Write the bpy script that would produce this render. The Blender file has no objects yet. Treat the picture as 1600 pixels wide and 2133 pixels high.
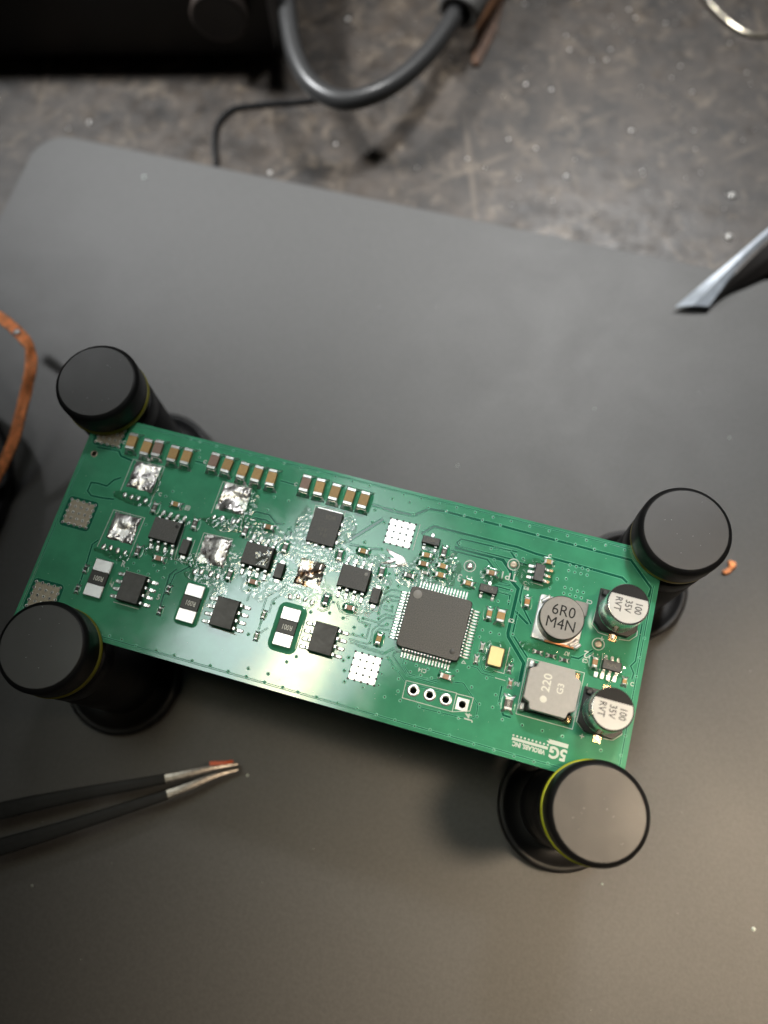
# Close-up of a green circuit board held by four black pillars on a dark work mat.
# 1 Blender unit = 1 mm.  The board's top face is z = 0, x runs along its long side.
import bpy, math, random
from mathutils import Vector, Matrix, noise
R = math.radians
sc = bpy.context.scene
col = sc.collection
random.seed(7)
sc.unit_settings.system = 'METRIC'
sc.unit_settings.scale_length = 0.001

# ---------------------------------------------------------------- camera
cd = bpy.data.cameras.new('camera')
cam = bpy.data.objects.new('camera', cd); col.objects.link(cam)
cr = Matrix(((0.96152377, 0.27110886, -0.04440755), (-0.24418542, 0.91747417, 0.31402965), (0.125879, -0.2911033, 0.94837406)))
m4 = cr.transposed().to_4x4(); m4.translation = (4.544, -24.104, 130.561)
cam.matrix_world = m4
cd.sensor_fit = 'VERTICAL'; cd.sensor_height = 24.0
cd.lens = 24.0 * 1734.8 / 2133.0
cd.clip_start = 5; cd.clip_end = 5000
cd.dof.use_dof = True
cd.dof.focus_distance = 131.0
cd.dof.aperture_fstop = cd.lens * 0.001 / 3.2      # 3.2 mm pupil (scene is in millimetres)
cd.dof.aperture_blades = 0
sc.camera = cam

# ---------------------------------------------------------------- light
w = bpy.data.worlds.new('World'); sc.world = w; w.use_nodes = True
w.node_tree.nodes['Background'].inputs[0].default_value = (0.9, 0.95, 1.0, 1)
w.node_tree.nodes['Background'].inputs[1].default_value = 0.018
sc.view_settings.view_transform = 'Standard'; sc.view_settings.look = 'None'
sc.view_settings.exposure = 0.0; sc.view_settings.gamma = 1.0

def aim(o, target):
    d = Vector(target) - o.location
    o.rotation_euler = d.to_track_quat('-Z', 'Y').to_euler()
def area(name, loc, target, sx, sy, power, color, spread=180):
    l = bpy.data.lights.new(name, 'AREA'); l.shape = 'RECTANGLE'; l.size = sx; l.size_y = sy
    l.energy = power; l.color = color; l.spread = R(spread)
    o = bpy.data.objects.new(name, l); col.objects.link(o); o.location = loc; aim(o, target); return o
def spot(name, loc, target, radius, power, color, size, blend):
    l = bpy.data.lights.new(name, 'SPOT'); l.shadow_soft_size = radius; l.energy = power; l.color = color
    l.spot_size = R(size); l.spot_blend = blend
    o = bpy.data.objects.new(name, l); col.objects.link(o); o.location = loc; aim(o, target); return o
# ceiling panel whose mirror image lies over the middle of the board, with its warm strip beside it
area('ceiling_panel', (-85, 66, 400), (10, 10, 0), 196, 108, 1.7e4, (0.86, 0.97, 1.0), 32)
area('warm_tube', (-93, 17, 402), (8, -6, 0), 118, 27, 8.0e3, (1.0, 0.85, 0.46), 34)
# bench lamp behind the board; its beam fades out towards the lower left
spot('back_lamp', (30, 340, 430), (56, 130, -33), 40, 1.22e7, (0.99, 0.985, 0.975), 41, 0.9)
spot('left_fill', (-390, 160, 400), (-74, 124, -33), 40, 2.7e7, (0.975, 0.99, 1.0), 21, 1.0)  # added fill spot that brightens the mat's upper left; no known source
# long warm lamp beyond the right end of the board, with a narrow beam
area('warm_lamp', (248, 62, 400), (90, -29, -33), 60, 200, 1.05e5, (1.0, 0.79, 0.56), 19)

# ---------------------------------------------------------------- materials
def mat(name, c, rough=.5, metal=0., coat=0., spec=.5, mottle=0., mscale=1., bump=0., bscale=5., bdist=.05, c2=None, cthr=None, crough=.03, vary=0., smudge=None):
    m = bpy.data.materials.new(name); m.use_nodes = True; nt = m.node_tree; b = nt.nodes['Principled BSDF']
    b.inputs['Base Color'].default_value = (*c, 1); b.inputs['Roughness'].default_value = rough
    b.inputs['Metallic'].default_value = metal; b.inputs['Coat Weight'].default_value = coat; b.inputs['Coat Roughness'].default_value = crough
    b.inputs['Specular IOR Level'].default_value = spec
    L = nt.links.new
    if mottle or c2 or bump: tc = nt.nodes.new('ShaderNodeTexCoord')
    if mottle or c2:
        n = nt.nodes.new('ShaderNodeTexNoise'); n.inputs['Scale'].default_value = mscale; n.inputs['Detail'].default_value = 6
        n.inputs['Roughness'].default_value = .6
        L(tc.outputs['Object'], n.inputs['Vector'])
        r = nt.nodes.new('ShaderNodeValToRGB'); lo, hi = cthr or (.35, .65)
        r.color_ramp.elements[0].position = lo; r.color_ramp.elements[1].position = hi
        a = c2 or tuple(v * (1 - mottle) for v in c); bb = c if c2 else tuple(v * (1 + mottle) for v in c)
        r.color_ramp.elements[0].color = (*a, 1); r.color_ramp.elements[1].color = (*bb, 1)
        L(n.outputs['Fac'], r.inputs['Fac']); L(r.outputs['Color'], b.inputs['Base Color'])
    if vary:
        oi = nt.nodes.new('ShaderNodeObjectInfo'); mr = nt.nodes.new('ShaderNodeMapRange'); mr.inputs[3].default_value = 1 - vary; mr.inputs[4].default_value = 1 + vary
        L(oi.outputs['Random'], mr.inputs[0]); vm = nt.nodes.new('ShaderNodeVectorMath'); vm.operation = 'SCALE'; L(mr.outputs[0], vm.inputs['Scale'])
        if b.inputs['Base Color'].is_linked: L(b.inputs['Base Color'].links[0].from_socket, vm.inputs[0])
        else: vm.inputs[0].default_value = c
        L(vm.outputs['Vector'], b.inputs['Base Color'])
    if smudge:
        tc2 = nt.nodes.new('ShaderNodeTexCoord'); n3 = nt.nodes.new('ShaderNodeTexNoise'); n3.inputs['Scale'].default_value = smudge[0]; n3.inputs['Detail'].default_value = 7; n3.inputs['Roughness'].default_value = .65
        n3.inputs['Distortion'].default_value = .4; r3 = nt.nodes.new('ShaderNodeMapRange'); r3.inputs[1].default_value = .35; r3.inputs[2].default_value = .7
        r3.inputs[3].default_value = smudge[1]; r3.inputs[4].default_value = smudge[2]
        L(tc2.outputs['Object'], n3.inputs['Vector']); L(n3.outputs['Fac'], r3.inputs[0]); L(r3.outputs[0], b.inputs['Roughness'])
        if coat: L(r3.outputs[0], b.inputs['Coat Roughness'])
    if bump:
        n2 = nt.nodes.new('ShaderNodeTexNoise'); n2.inputs['Scale'].default_value = bscale; n2.inputs['Detail'].default_value = 4
        bp = nt.nodes.new('ShaderNodeBump'); bp.inputs['Strength'].default_value = bump; bp.inputs['Distance'].default_value = bdist
        L(tc.outputs['Object'], n2.inputs['Vector']); L(n2.outputs['Fac'], bp.inputs['Height']); L(bp.outputs['Normal'], b.inputs['Normal'])
    return m
MT = {}
MT['mask'] = mat('green_solder_mask', (.066, .325, .180), .13, spec=.5, coat=.8, crough=.10, smudge=(.16, .07, .16), mottle=.12, mscale=.18, bump=.05, bscale=1.6, bdist=.03)
MT['gap'] = mat('dark_green_mask_over_laminate', (.009, .125, .072), .13, spec=.5, coat=.8, crough=.10)
MT['lip'] = mat('mask_edge_highlight', (.14, .50, .32), .14, spec=.6)  # edge highlights put into the colour, paler than the mask
MT['laminate'] = mat('laminate_edge', (.10, .26, .15), .45, mottle=.25, mscale=2.5)
MT['silk'] = mat('white_legend_ink', (.60, .68, .62), .6)
MT['via'] = mat('via_hole', (.004, .010, .008), .4)
MT['solder'] = mat('bright_solder', (.84, .84, .84), .30, .95, bump=.2, bscale=2.2, bdist=.08)
MT['dirtysolder'] = mat('reflowed_solder', (.86, .84, .83), .24, .95, c2=(.42, .375, .36), mscale=.8, cthr=(.33, .52), smudge=(.9, .24, .52))
MT['burnt'] = mat('burnt_solder', (.84, .79, .72), .30, .95, c2=(.24, .135, .07), mscale=.6, cthr=(.42, .56))
MT['tin'] = mat('tinned_terminal', (.78, .78, .77), .30, .9, bump=.12, bscale=6)
MT['tinwhite'] = mat('matte_tin_terminal', (.80, .80, .80), .34, .75, bump=.3, bscale=1.2, bdist=.06)
MT['bare'] = mat('dull_bare_pad', (.30, .26, .20), .42, .8, mottle=.12, mscale=3)  # left thermal pads catch no reflected light; that dullness is in this colour
MT['padwhite'] = mat('tinned_pad', (.86, .86, .85), .30, .9, bump=.2, bscale=3, bdist=.03)
MT['gold'] = mat('gold_lid', (.85, .66, .34), .30, 1.0)
MT['goldpad'] = mat('gold_pad', (.88, .62, .36), .25, 1.0)
MT['ceramic_t'] = mat('tan_ceramic', (.50, .31, .115), .55, mottle=.08, mscale=3, vary=.14)
MT['ceramic_b'] = mat('brown_ceramic', (.30, .19, .145), .55, mottle=.08, mscale=3, vary=.12)
MT['ceramic_p'] = mat('pink_ceramic', (.48, .27, .19), .5)
MT['ceramic_o'] = mat('orange_ceramic', (.52, .25, .07), .5)
MT['ceramic_w'] = mat('pale_glass_ceramic', (.45, .44, .40), .4)
MT['ceramic_n'] = mat('mid_brown_ceramic', (.38, .22, .10), .5)
MT['resist'] = mat('resistor_overglaze', (.10, .095, .085), .3, mottle=.2, mscale=5)
MT['black'] = mat('black_resistor_glaze', (.022, .020, .018), .4)
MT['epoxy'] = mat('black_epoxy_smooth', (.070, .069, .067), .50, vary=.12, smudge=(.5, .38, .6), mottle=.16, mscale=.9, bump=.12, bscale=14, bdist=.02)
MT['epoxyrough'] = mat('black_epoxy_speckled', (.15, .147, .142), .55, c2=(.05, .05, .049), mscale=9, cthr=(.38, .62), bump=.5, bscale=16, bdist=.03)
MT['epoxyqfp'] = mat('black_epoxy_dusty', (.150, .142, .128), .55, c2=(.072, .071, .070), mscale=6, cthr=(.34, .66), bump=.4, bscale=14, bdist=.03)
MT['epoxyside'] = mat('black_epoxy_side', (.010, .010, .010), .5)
MT['dot'] = mat('pale_index_dot', (.30, .29, .27), .5)
MT['alu'] = mat('aluminium_can', (.88, .88, .87), .22, 1.0)
MT['alutop'] = mat('brushed_can_top', (.66, .65, .62), .52, .12, mottle=.03, mscale=.6)
MT['blackink'] = mat('black_ink', (.006, .006, .007), .5, spec=.25, mottle=.4, mscale=8)
MT['greyink'] = mat('grey_marking', (.022, .022, .021), .7, spec=.2)
MT['laser'] = mat('faint_laser_marking', (.16, .15, .12), .6)
MT['paleink'] = mat('pale_marking', (.80, .80, .72), .55)
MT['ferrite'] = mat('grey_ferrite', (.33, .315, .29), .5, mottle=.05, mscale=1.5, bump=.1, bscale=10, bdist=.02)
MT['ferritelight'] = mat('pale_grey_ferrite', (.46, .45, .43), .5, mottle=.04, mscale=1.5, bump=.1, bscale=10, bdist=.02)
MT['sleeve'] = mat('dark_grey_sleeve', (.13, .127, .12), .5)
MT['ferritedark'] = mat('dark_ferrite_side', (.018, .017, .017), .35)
MT['copper'] = mat('copper_winding', (.75, .34, .16), .35, 1.0)
MT['plastic'] = mat('black_plastic', (.015, .015, .016), .42, mottle=.3, mscale=2, bump=.1, bscale=8, bdist=.03)
MT['anod'] = mat('black_anodised', (.006, .006, .0065), .46, spec=.32, smudge=(.25, .40, .56))
MT['rubber'] = mat('dark_pad_face', (.021, .020, .0195), .46, spec=.7, smudge=(.12, .40, .50), mottle=.10, mscale=.5, bump=.06, bscale=20, bdist=.02)
MT['yellow'] = mat('yellow_ring', (.62, .64, .035), .4, 0.)
MT['yellow_shaded'] = mat('yellow_ring_shaded', (.24, .22, .012), .5)  # darker copy of the yellow ring, with the left posts' shade in its colour
MT['goldring'] = mat('gold_hairline', (.35, .28, .05), .35, .6)
MT['mat'] = mat('dark_grey_mat', (.068, .067, .0645), .52, smudge=(.06, .51, .56), mottle=.10, mscale=1.6, bump=.26, bscale=2.2, bdist=.05)
MT['cable'] = mat('black_cable_jacket', (.030, .030, .030), .36)
MT['steel'] = mat('bare_steel', (.22, .20, .18), .34, 1.0, mottle=.25, mscale=1.2, bump=.15, bscale=3)
MT['darkcoat'] = mat('black_tool_coating', (.005, .0048, .0046), .55, spec=.3, mottle=.4, mscale=.8, bump=.2, bscale=2)
MT['red'] = mat('orange_red_paint', (.62, .085, .02), .45, mottle=.15, mscale=3)
MT['brown'] = mat('brown_tape', (.075, .032, .012), .5, mottle=.3, mscale=.3)
MT['foil'] = mat('grey_foil', (.40, .44, .49), .46, .2, mottle=.15, mscale=.4)
MT['goldwire'] = mat('tinned_wire', (.85, .78, .62), .2, 1.0)
MT['device'] = mat('dark_device_plastic', (.010, .008, .007), .45)
MT['knob'] = mat('dark_brown_rubber', (.030, .022, .018), .5)

def bench_material():
    m = bpy.data.materials.new('worn_bench_top'); m.use_nodes = True; nt = m.node_tree; b = nt.nodes['Principled BSDF']; L = nt.links.new
    tc = nt.nodes.new('ShaderNodeTexCoord')
    def ns(scale, det=6, ro=.6, dist=0.):
        n = nt.nodes.new('ShaderNodeTexNoise'); n.inputs['Scale'].default_value = scale; n.inputs['Detail'].default_value = det
        n.inputs['Roughness'].default_value = ro; n.inputs['Distortion'].default_value = dist; L(tc.outputs['Object'], n.inputs['Vector']); return n
    def ramp(src, p0, c0, p1, c1):
        r = nt.nodes.new('ShaderNodeValToRGB'); r.color_ramp.elements[0].position = p0; r.color_ramp.elements[1].position = p1
        r.color_ramp.elements[0].color = (*c0, 1); r.color_ramp.elements[1].color = (*c1, 1); L(src, r.inputs['Fac']); return r
    def mix(a, bcol, f, bt='MIX'):
        x = nt.nodes.new('ShaderNodeMix'); x.data_type = 'RGBA'; x.blend_type = bt
        L(a, x.inputs[6]); L(bcol, x.inputs[7])
        if isinstance(f, float): x.inputs[0].default_value = f
        else: L(f, x.inputs[0])
        return x.outputs[2]
    base = ramp(ns(.11, 9, .68).outputs['Fac'], .35, (.009, .0068, .0050), .66, (.047, .0355, .026))
    worn = ramp(ns(.17, 9, .72, .8).outputs['Fac'], .52, (0, 0, 0), .66, (1, 1, 1))
    pale = ramp(ns(.5).outputs['Fac'], .3, (.074, .057, .041), .7, (.13, .102, .073))
    fx = nt.nodes.new('ShaderNodeMath'); fx.operation = 'MULTIPLY'; fx.inputs[1].default_value = .85; L(worn.outputs['Color'], fx.inputs[0])
    c = mix(base.outputs['Color'], pale.outputs['Color'], fx.outputs[0])
    # long pale scratches: thin bands of a stretched wave, broken up by noise
    for ang, sc_, thr in ((.75, .016, .985), (-.35, .012, .988)):
        mp = nt.nodes.new('ShaderNodeMapping'); mp.inputs['Rotation'].default_value = (0, 0, ang); L(tc.outputs['Object'], mp.inputs['Vector'])
        wv = nt.nodes.new('ShaderNodeTexWave'); wv.inputs['Scale'].default_value = sc_; wv.inputs['Distortion'].default_value = 9; wv.inputs['Detail'].default_value = 1
        wv.inputs['Detail Scale'].default_value = .3; L(mp.outputs['Vector'], wv.inputs['Vector'])
        a = ramp(wv.outputs['Fac'], thr, (0, 0, 0), min(1, thr + .02), (1, 1, 1))
        k = ramp(ns(.03, 3).outputs['Fac'], .5, (0, 0, 0), .62, (.6, .6, .6))
        mm = nt.nodes.new('ShaderNodeMath'); mm.operation = 'MULTIPLY'; L(a.outputs['Color'], mm.inputs[0]); L(k.outputs['Color'], mm.inputs[1])
        c = mix(c, pale.outputs['Color'], mm.outputs[0])
    L(c, b.inputs['Base Color'])
    rr = ramp(ns(.2).outputs['Fac'], .3, (.34, .34, .34), .7, (.55, .55, .55)); L(rr.outputs['Color'], b.inputs['Roughness'])
    bp = nt.nodes.new('ShaderNodeBump'); bp.inputs['Strength'].default_value = .3; bp.inputs['Distance'].default_value = .15
    L(ns(.7, 8, .7).outputs['Fac'], bp.inputs['Height']); L(bp.outputs['Normal'], b.inputs['Normal'])
    return m
MT['bench'] = bench_material()

def flux_material():
    # clear, hardened flux: a see-through film that only adds its own reflections
    m = bpy.data.materials.new('clear_flux_film'); m.use_nodes = True; nt = m.node_tree; L = nt.links.new
    nt.nodes.remove(nt.nodes['Principled BSDF'])
    out = nt.nodes['Material Output']; t = nt.nodes.new('ShaderNodeBsdfTransparent'); g = nt.nodes.new('ShaderNodeBsdfGlossy')
    t.inputs['Color'].default_value = (.93, .97, .94, 1)
    g.inputs['Roughness'].default_value = .12
    fr = nt.nodes.new('ShaderNodeFresnel'); fr.inputs['IOR'].default_value = 1.75
    mx = nt.nodes.new('ShaderNodeMixShader'); L(fr.outputs['Fac'], mx.inputs['Fac']); L(t.outputs['BSDF'], mx.inputs[1]); L(g.outputs['BSDF'], mx.inputs[2])
    L(mx.outputs['Shader'], out.inputs['Surface']); return m
MT['flux'] = flux_material()

MT['braidcore'] = mat('dark_braid_core', (.12, .030, .012), .6, .4)
MT['bead'] = mat('shiny_bead', (.9, .88, .84), .32, .7)
MT['braid'] = mat('copper_braid', (.86, .31, .11), .42, .2, mottle=.35, mscale=.6)

# ---------------------------------------------------------------- mesh helpers
class MB:
    def __init__(s): s.v = []; s.f = []; s.m = []; s.s = []
    def add(s, vs, fs, mi=0, sm=False):
        o = len(s.v); s.v += [tuple(p) for p in vs]
        for f in fs: s.f.append([o + i for i in f]); s.m.append(mi); s.s.append(sm)
    def loft(s, rings, cap0=True, cap1=True, mi=0, sm=False, mi_top=None, closed=True):
        n = len(rings[0]); vs = [p for r in rings for p in r]; fs = []
        for k in range(len(rings) - 1):
            for i in range(n if closed else n - 1):
                j = (i + 1) % n; fs.append([k*n + i, k*n + j, (k+1)*n + j, (k+1)*n + i])
        s.add(vs, fs, mi, sm)
        if cap0: s.add(rings[0], [list(range(n))[::-1]], mi)
        if cap1: s.add(rings[-1], [list(range(n))], mi if mi_top is None else mi_top)
    def box(s, x0, x1, y0, y1, z0, z1, b=0., mi=0, mi_top=None):
        r = lambda i, z: [(x0+i, y0+i, z), (x1-i, y0+i, z), (x1-i, y1-i, z), (x0+i, y1-i, z)]
        rings = [r(0, z0), r(0, z1 - b), r(b, z1)] if b else [r(0, z0), r(0, z1)]
        s.loft(rings, True, True, mi, False, mi_top)
    def rbox(s, w, h, r, z0, z1, b, cx=0, cy=0, mi=0, mi_top=None, draft=0., n=3):
        g = lambda i, z: [(cx + x, cy + y, z) for x, y in rrect(w - 2*i, h - 2*i, max(r - i, .01), n)]
        s.loft([g(0, z0), g(draft, z1 - b), g(draft + b*.35, z1 - b*.3), g(draft + b, z1)], True, True, mi, False, mi_top)
    def lathe(s, prof, n=64, cx=0, cy=0, mi=0, sm=True, cap0=False, cap1=False, ax='z'):
        rings = []
        for r, z in prof:
            rings.append([(cx + r*math.cos(2*math.pi*i/n), cy + r*math.sin(2*math.pi*i/n), z) for i in range(n)])
        s.loft(rings, cap0, cap1, mi, sm)
    def tube(s, pts, rad, n=12, mi=0, cap=True, sm=True):
        P = [Vector(p) for p in pts]; rings = []; up = Vector((0, 0, 1)); prev = None
        for i, p in enumerate(P):
            t = (P[min(i+1, len(P)-1)] - P[max(i-1, 0)]).normalized()
            if prev is None: a = t.cross(up);  a = a if a.length > .01 else t.cross(Vector((1, 0, 0)))
            else: a = prev - t * prev.dot(t)
            a.normalize(); prev = a; b = t.cross(a); r = rad[i] if isinstance(rad, (list, tuple)) else rad
            rings.append([p + a*r*math.cos(2*math.pi*k/n) + b*r*math.sin(2*math.pi*k/n) for k in range(n)])
        s.loft(rings, cap, cap, mi, sm)
    def ribbon(s, secs, mi=0, sm=False):      # list of equal-length cross sections, open sides closed by the section loop
        s.loft(secs, True, True, mi, sm)
    def mesh(s, name, mats):
        me = bpy.data.meshes.new(name); me.from_pydata(s.v, [], s.f)
        for m in (mats if isinstance(mats, (list, tuple)) else [mats]): me.materials.append(MT[m] if isinstance(m, str) else m)
        me.polygons.foreach_set('material_index', s.m); me.polygons.foreach_set('use_smooth', s.s); me.update(); return me
def rrect(w, h, r, n=3):
    out = []
    for cx, cy, a0 in ((w/2-r, h/2-r, 0), (-w/2+r, h/2-r, 90), (-w/2+r, -h/2+r, 180), (w/2-r, -h/2+r, 270)):
        for k in range(n + 1):
            a = R(a0 + 90*k/n); out.append((cx + r*math.cos(a), cy + r*math.sin(a)))
    return out
def smooth_path(pts, sub=6):
    P = [Vector(p) for p in pts]; out = []
    for i in range(len(P) - 1):
        p0, p1, p2, p3 = P[max(i-1, 0)], P[i], P[i+1], P[min(i+2, len(P)-1)]
        for k in range(sub):
            t = k/sub
            out.append(.5*((2*p1) + (-p0+p2)*t + (2*p0-5*p1+4*p2-p3)*t*t + (-p0+3*p1-3*p2+p3)*t**3))
    out.append(P[-1]); return out
def link(name, data, parent=None, loc=(0, 0, 0), rz=0., label=None, kind=None):
    o = bpy.data.objects.new(name, data); col.objects.link(o); o.location = loc; o.rotation_euler = (0, 0, rz)
    if parent is not None: o.parent = parent
    if label: o['label'] = label
    if kind: o['kind'] = kind
    return o
def thing(name, label, cat, loc=(0, 0, 0), data=None, group=None, rz=0.):
    o = link(name, data, None, loc, rz, label); o['category'] = cat
    if group: o['group'] = group
    return o
def structure(name, data):
    o = link(name, data); o['kind'] = 'structure'; return o
_font = {}
def text_mesh(body, size, mt, sx=1., ext=.006, bold=0.):
    key = (body, size, mt, sx, bold)
    if key in _font: return _font[key]
    c = bpy.data.curves.new('lettering', 'FONT'); c.body = body; c.size = size; c.extrude = ext; c.align_x = 'CENTER'; c.align_y = 'CENTER'
    c.offset = bold; c.resolution_u = 3
    o = bpy.data.objects.new('lettering', c); col.objects.link(o); o.scale = (sx, 1, 1)
    bpy.context.view_layer.update()
    dg = bpy.context.evaluated_depsgraph_get()
    me = bpy.data.meshes.new_from_object(o.evaluated_get(dg)); me.transform(Matrix.Diagonal((sx, 1, 1, 1)))
    bpy.data.objects.remove(o); bpy.data.curves.remove(c)
    me.materials.clear(); me.materials.append(MT[mt]); me.name = 'lettering'
    _font[key] = me; return me
def fbm(x, y, s, seed=0., o=4): return noise.fractal(Vector((x*s + seed*7.3, y*s - seed*3.1, seed)), 1.0, 2.0, o)

# ---------------------------------------------------------------- layout of the board, in millimetres
GAPS=[(0.42,[(-15.47,16.69),(-11.3,16.54),(-7.93,16.64),(-5.74,18.41),(-2.85,18.64),(6.05,18.61),(9.06,18.55),(21.77,18.4),(27.66,18.35),(31.31,14.85),(31.57,14.56),(31.36,13.1)]),(0.42,[(-5.87,13.88),(-4.22,15.7),(9.69,15.77),(12.84,15.45),(26.86,15.13),(27.72,14.56)]),(0.3,[(-31.57,16.83),(-28.09,16.75)]),(0.3,[(-15.28,16.74),(-13.19,16.69)]),(0.35,[(-57.47,6.42),(-59.35,6.14),(-61.5,6.02),(-62.43,6.66),(-62.41,8.24),(-61.36,8.4),(-59.56,8.32),(-58.76,9.65),(-57.72,10.38)]),(0.45,[(-63.87,14.59),(-59.95,14.92),(-59.18,14.09),(-56.93,13.76)]),(0.45,[(-46.79,16.47),(-44.56,16.38)]),(0.3,[(-46.67,16.46),(-44.45,16.54)]),(0.35,[(5.98,14.68),(8.78,14.81),(10.35,13.31),(11.84,13.25)]),(0.55,[(-0.02,13.12),(7.95,13.08),(9.58,11.56),(10.07,10.06),(11.37,9.09),(11.42,1.74),(11.6,1.16),(14.81,-2.18),(14.88,-5.11)]),(0.32,[(-0.45,12.43),(5.52,12.48),(6.76,11.42)]),(0.3,[(11.95,9.75),(12.01,7.35),(12.72,6.34),(14.58,4.07)]),(0.3,[(12.1,5.67),(12.14,1.93)]),(0.3,[(12.49,1.4),(15.14,-1.18)]),(0.25,[(7.63,8.58),(10.38,8.52)]),(0.25,[(8.61,7.74),(10.37,7.71),(10.45,6.12)]),(0.3,[(-57.35,-0.97),(-58.06,-1.91),(-57.64,-6.37),(-57.55,-9.47)]),(0.35,[(-42.88,-2.18),(-43.69,-3.43),(-43.34,-8.83)]),(0.3,[(-34.35,9.93),(-33.28,10.54),(-31.07,10.58),(-29.55,9.47),(-28.23,9.61)]),(0.3,[(-33.98,8.83),(-33.24,9.46),(-31.26,9.56),(-30.2,9.19)]),(0.5,[(-17.09,9.71),(-12.57,14.76)]),(0.25,[(-16.74,9.16),(-15.67,9.26),(-12.88,9.38),(-11.46,9.76)]),(0.25,[(31.18,8.6),(31.24,2.63),(30.67,1.71),(31.31,0.75),(31.21,-0.22)]),(0.3,[(21.62,0.68),(22.79,0.73),(24.65,2.58)]),(0.4,[(11.74,5.46),(14.08,3.95)]),(0.3,[(9.88,14.95),(0.67,14.74),(0.12,14.0),(0.7,13.42),(10.19,13.58)]),(0.35,[(12.39,-6.48),(12.54,-8.8),(13.56,-10.66),(14.75,-10.72)]),(0.3,[(-40.73,-1.03),(-42.87,-3.1),(-43.03,-4.86)])]
THIN=[[(-9.04,2.62),(-7.99,3.71),(-6.55,3.76)],[(-8.99,-0.31),(-9.03,1.43),(-7.93,2.69),(-6.59,2.72)],[(-8.08,1.63),(-7.52,2.01),(-6.54,2.11)],[(-8.8,-1.38),(-7.85,-0.4),(-6.51,-0.42)],[(-11.19,-1.98),(-8.5,-2.03),(-7.5,-0.86),(-6.51,-0.82)],[(-9.0,-5.33),(-9.2,-3.28),(-8.5,-2.42),(-7.74,-2.38),(-7.26,-1.92)],[(-8.63,-4.68),(-8.62,-3.57),(-8.15,-2.88),(-6.62,-2.8)],[(-12.44,-5.72),(-11.54,-5.75),(-9.32,-5.75),(-9.09,-5.41)],[(-12.18,-6.2),(-6.39,-6.37),(-5.19,-5.17)],[(-10.9,-6.4),(-6.54,-6.63),(-5.03,-5.34)],[(-15.98,-0.63),(-15.05,-1.85),(-14.11,-1.99),(-13.47,-1.87),(-12.11,-1.9),(-11.63,-2.6),(-10.55,-2.65),(-9.82,-2.67),(-9.79,-4.89),(-12.0,-4.94),(-12.75,-5.03)],[(-7.88,0.89),(-8.41,0.8),(-8.33,0.32),(-7.03,0.28),(-7.17,0.97)],[(-5.74,-6.74),(-4.06,-8.45),(-3.26,-8.58)],[(-4.34,-5.66),(-4.99,-5.98),(-4.95,-6.45),(-2.11,-8.85),(2.4,-8.84)],[(-3.22,-6.56),(-3.23,-7.24),(-1.71,-8.54),(2.8,-8.54)],[(-5.73,-6.96),(-1.77,-10.08),(5.18,-9.67)],[(-3.24,-6.47),(-3.23,-7.43),(-1.91,-8.88),(6.57,-7.63),(9.5,-10.16),(9.69,-11.87),(8.77,-12.68),(0.93,-13.0),(0.07,-11.93)],[(-24.39,0.09),(-27.13,-2.57),(-27.09,-5.12)],[(-26.84,-6.49),(-26.67,-7.99)],[(-25.0,-1.87),(-26.07,-3.06),(-25.94,-5.14)],[(6.6,12.51),(6.97,12.19),(8.33,11.02),(8.49,10.34),(8.12,9.43),(9.98,9.42)],[(-30.03,-2.81),(-30.0,-4.26)],[(-26.67,-6.47),(-26.75,-8.25)],[(-25.35,-7.43),(-26.31,-8.56)],[(-2.88,8.53),(-1.7,7.09)],[(0.71,8.85),(0.87,7.51),(0.26,6.79)],[(4.01,-1.66),(4.38,-2.34)],[(8.32,-3.49),(8.63,-4.44),(9.11,-5.0),(10.39,-4.99),(10.79,-4.53)],[(7.09,-4.78),(8.13,-4.84),(8.87,-5.41),(10.84,-5.46)],[(12.27,-0.23),(12.37,-4.36)],[(13.56,-7.26),(13.27,-7.84)],[(12.66,-6.32),(12.68,-9.1)],[(-2.58,3.79),(-5.0,3.94)],[(-27.34,7.17),(-27.4,8.97),(-26.91,9.42),(-26.6,8.76),(-26.44,7.31)],[(-18.92,8.05),(-17.56,9.69)],[(8.14,8.92),(10.02,9.23)],[(8.18,7.92),(10.33,7.9)],[(25.6,-9.85),(26.64,-9.94)],[(-18.69,-2.39),(-17.85,-2.61),(-16.93,-2.02),(-16.94,-1.25)],[(-15.87,-0.4),(-15.36,-1.38),(-14.28,-2.02),(-12.24,-1.85),(-11.7,-2.58),(-10.79,-2.72)]]
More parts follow.
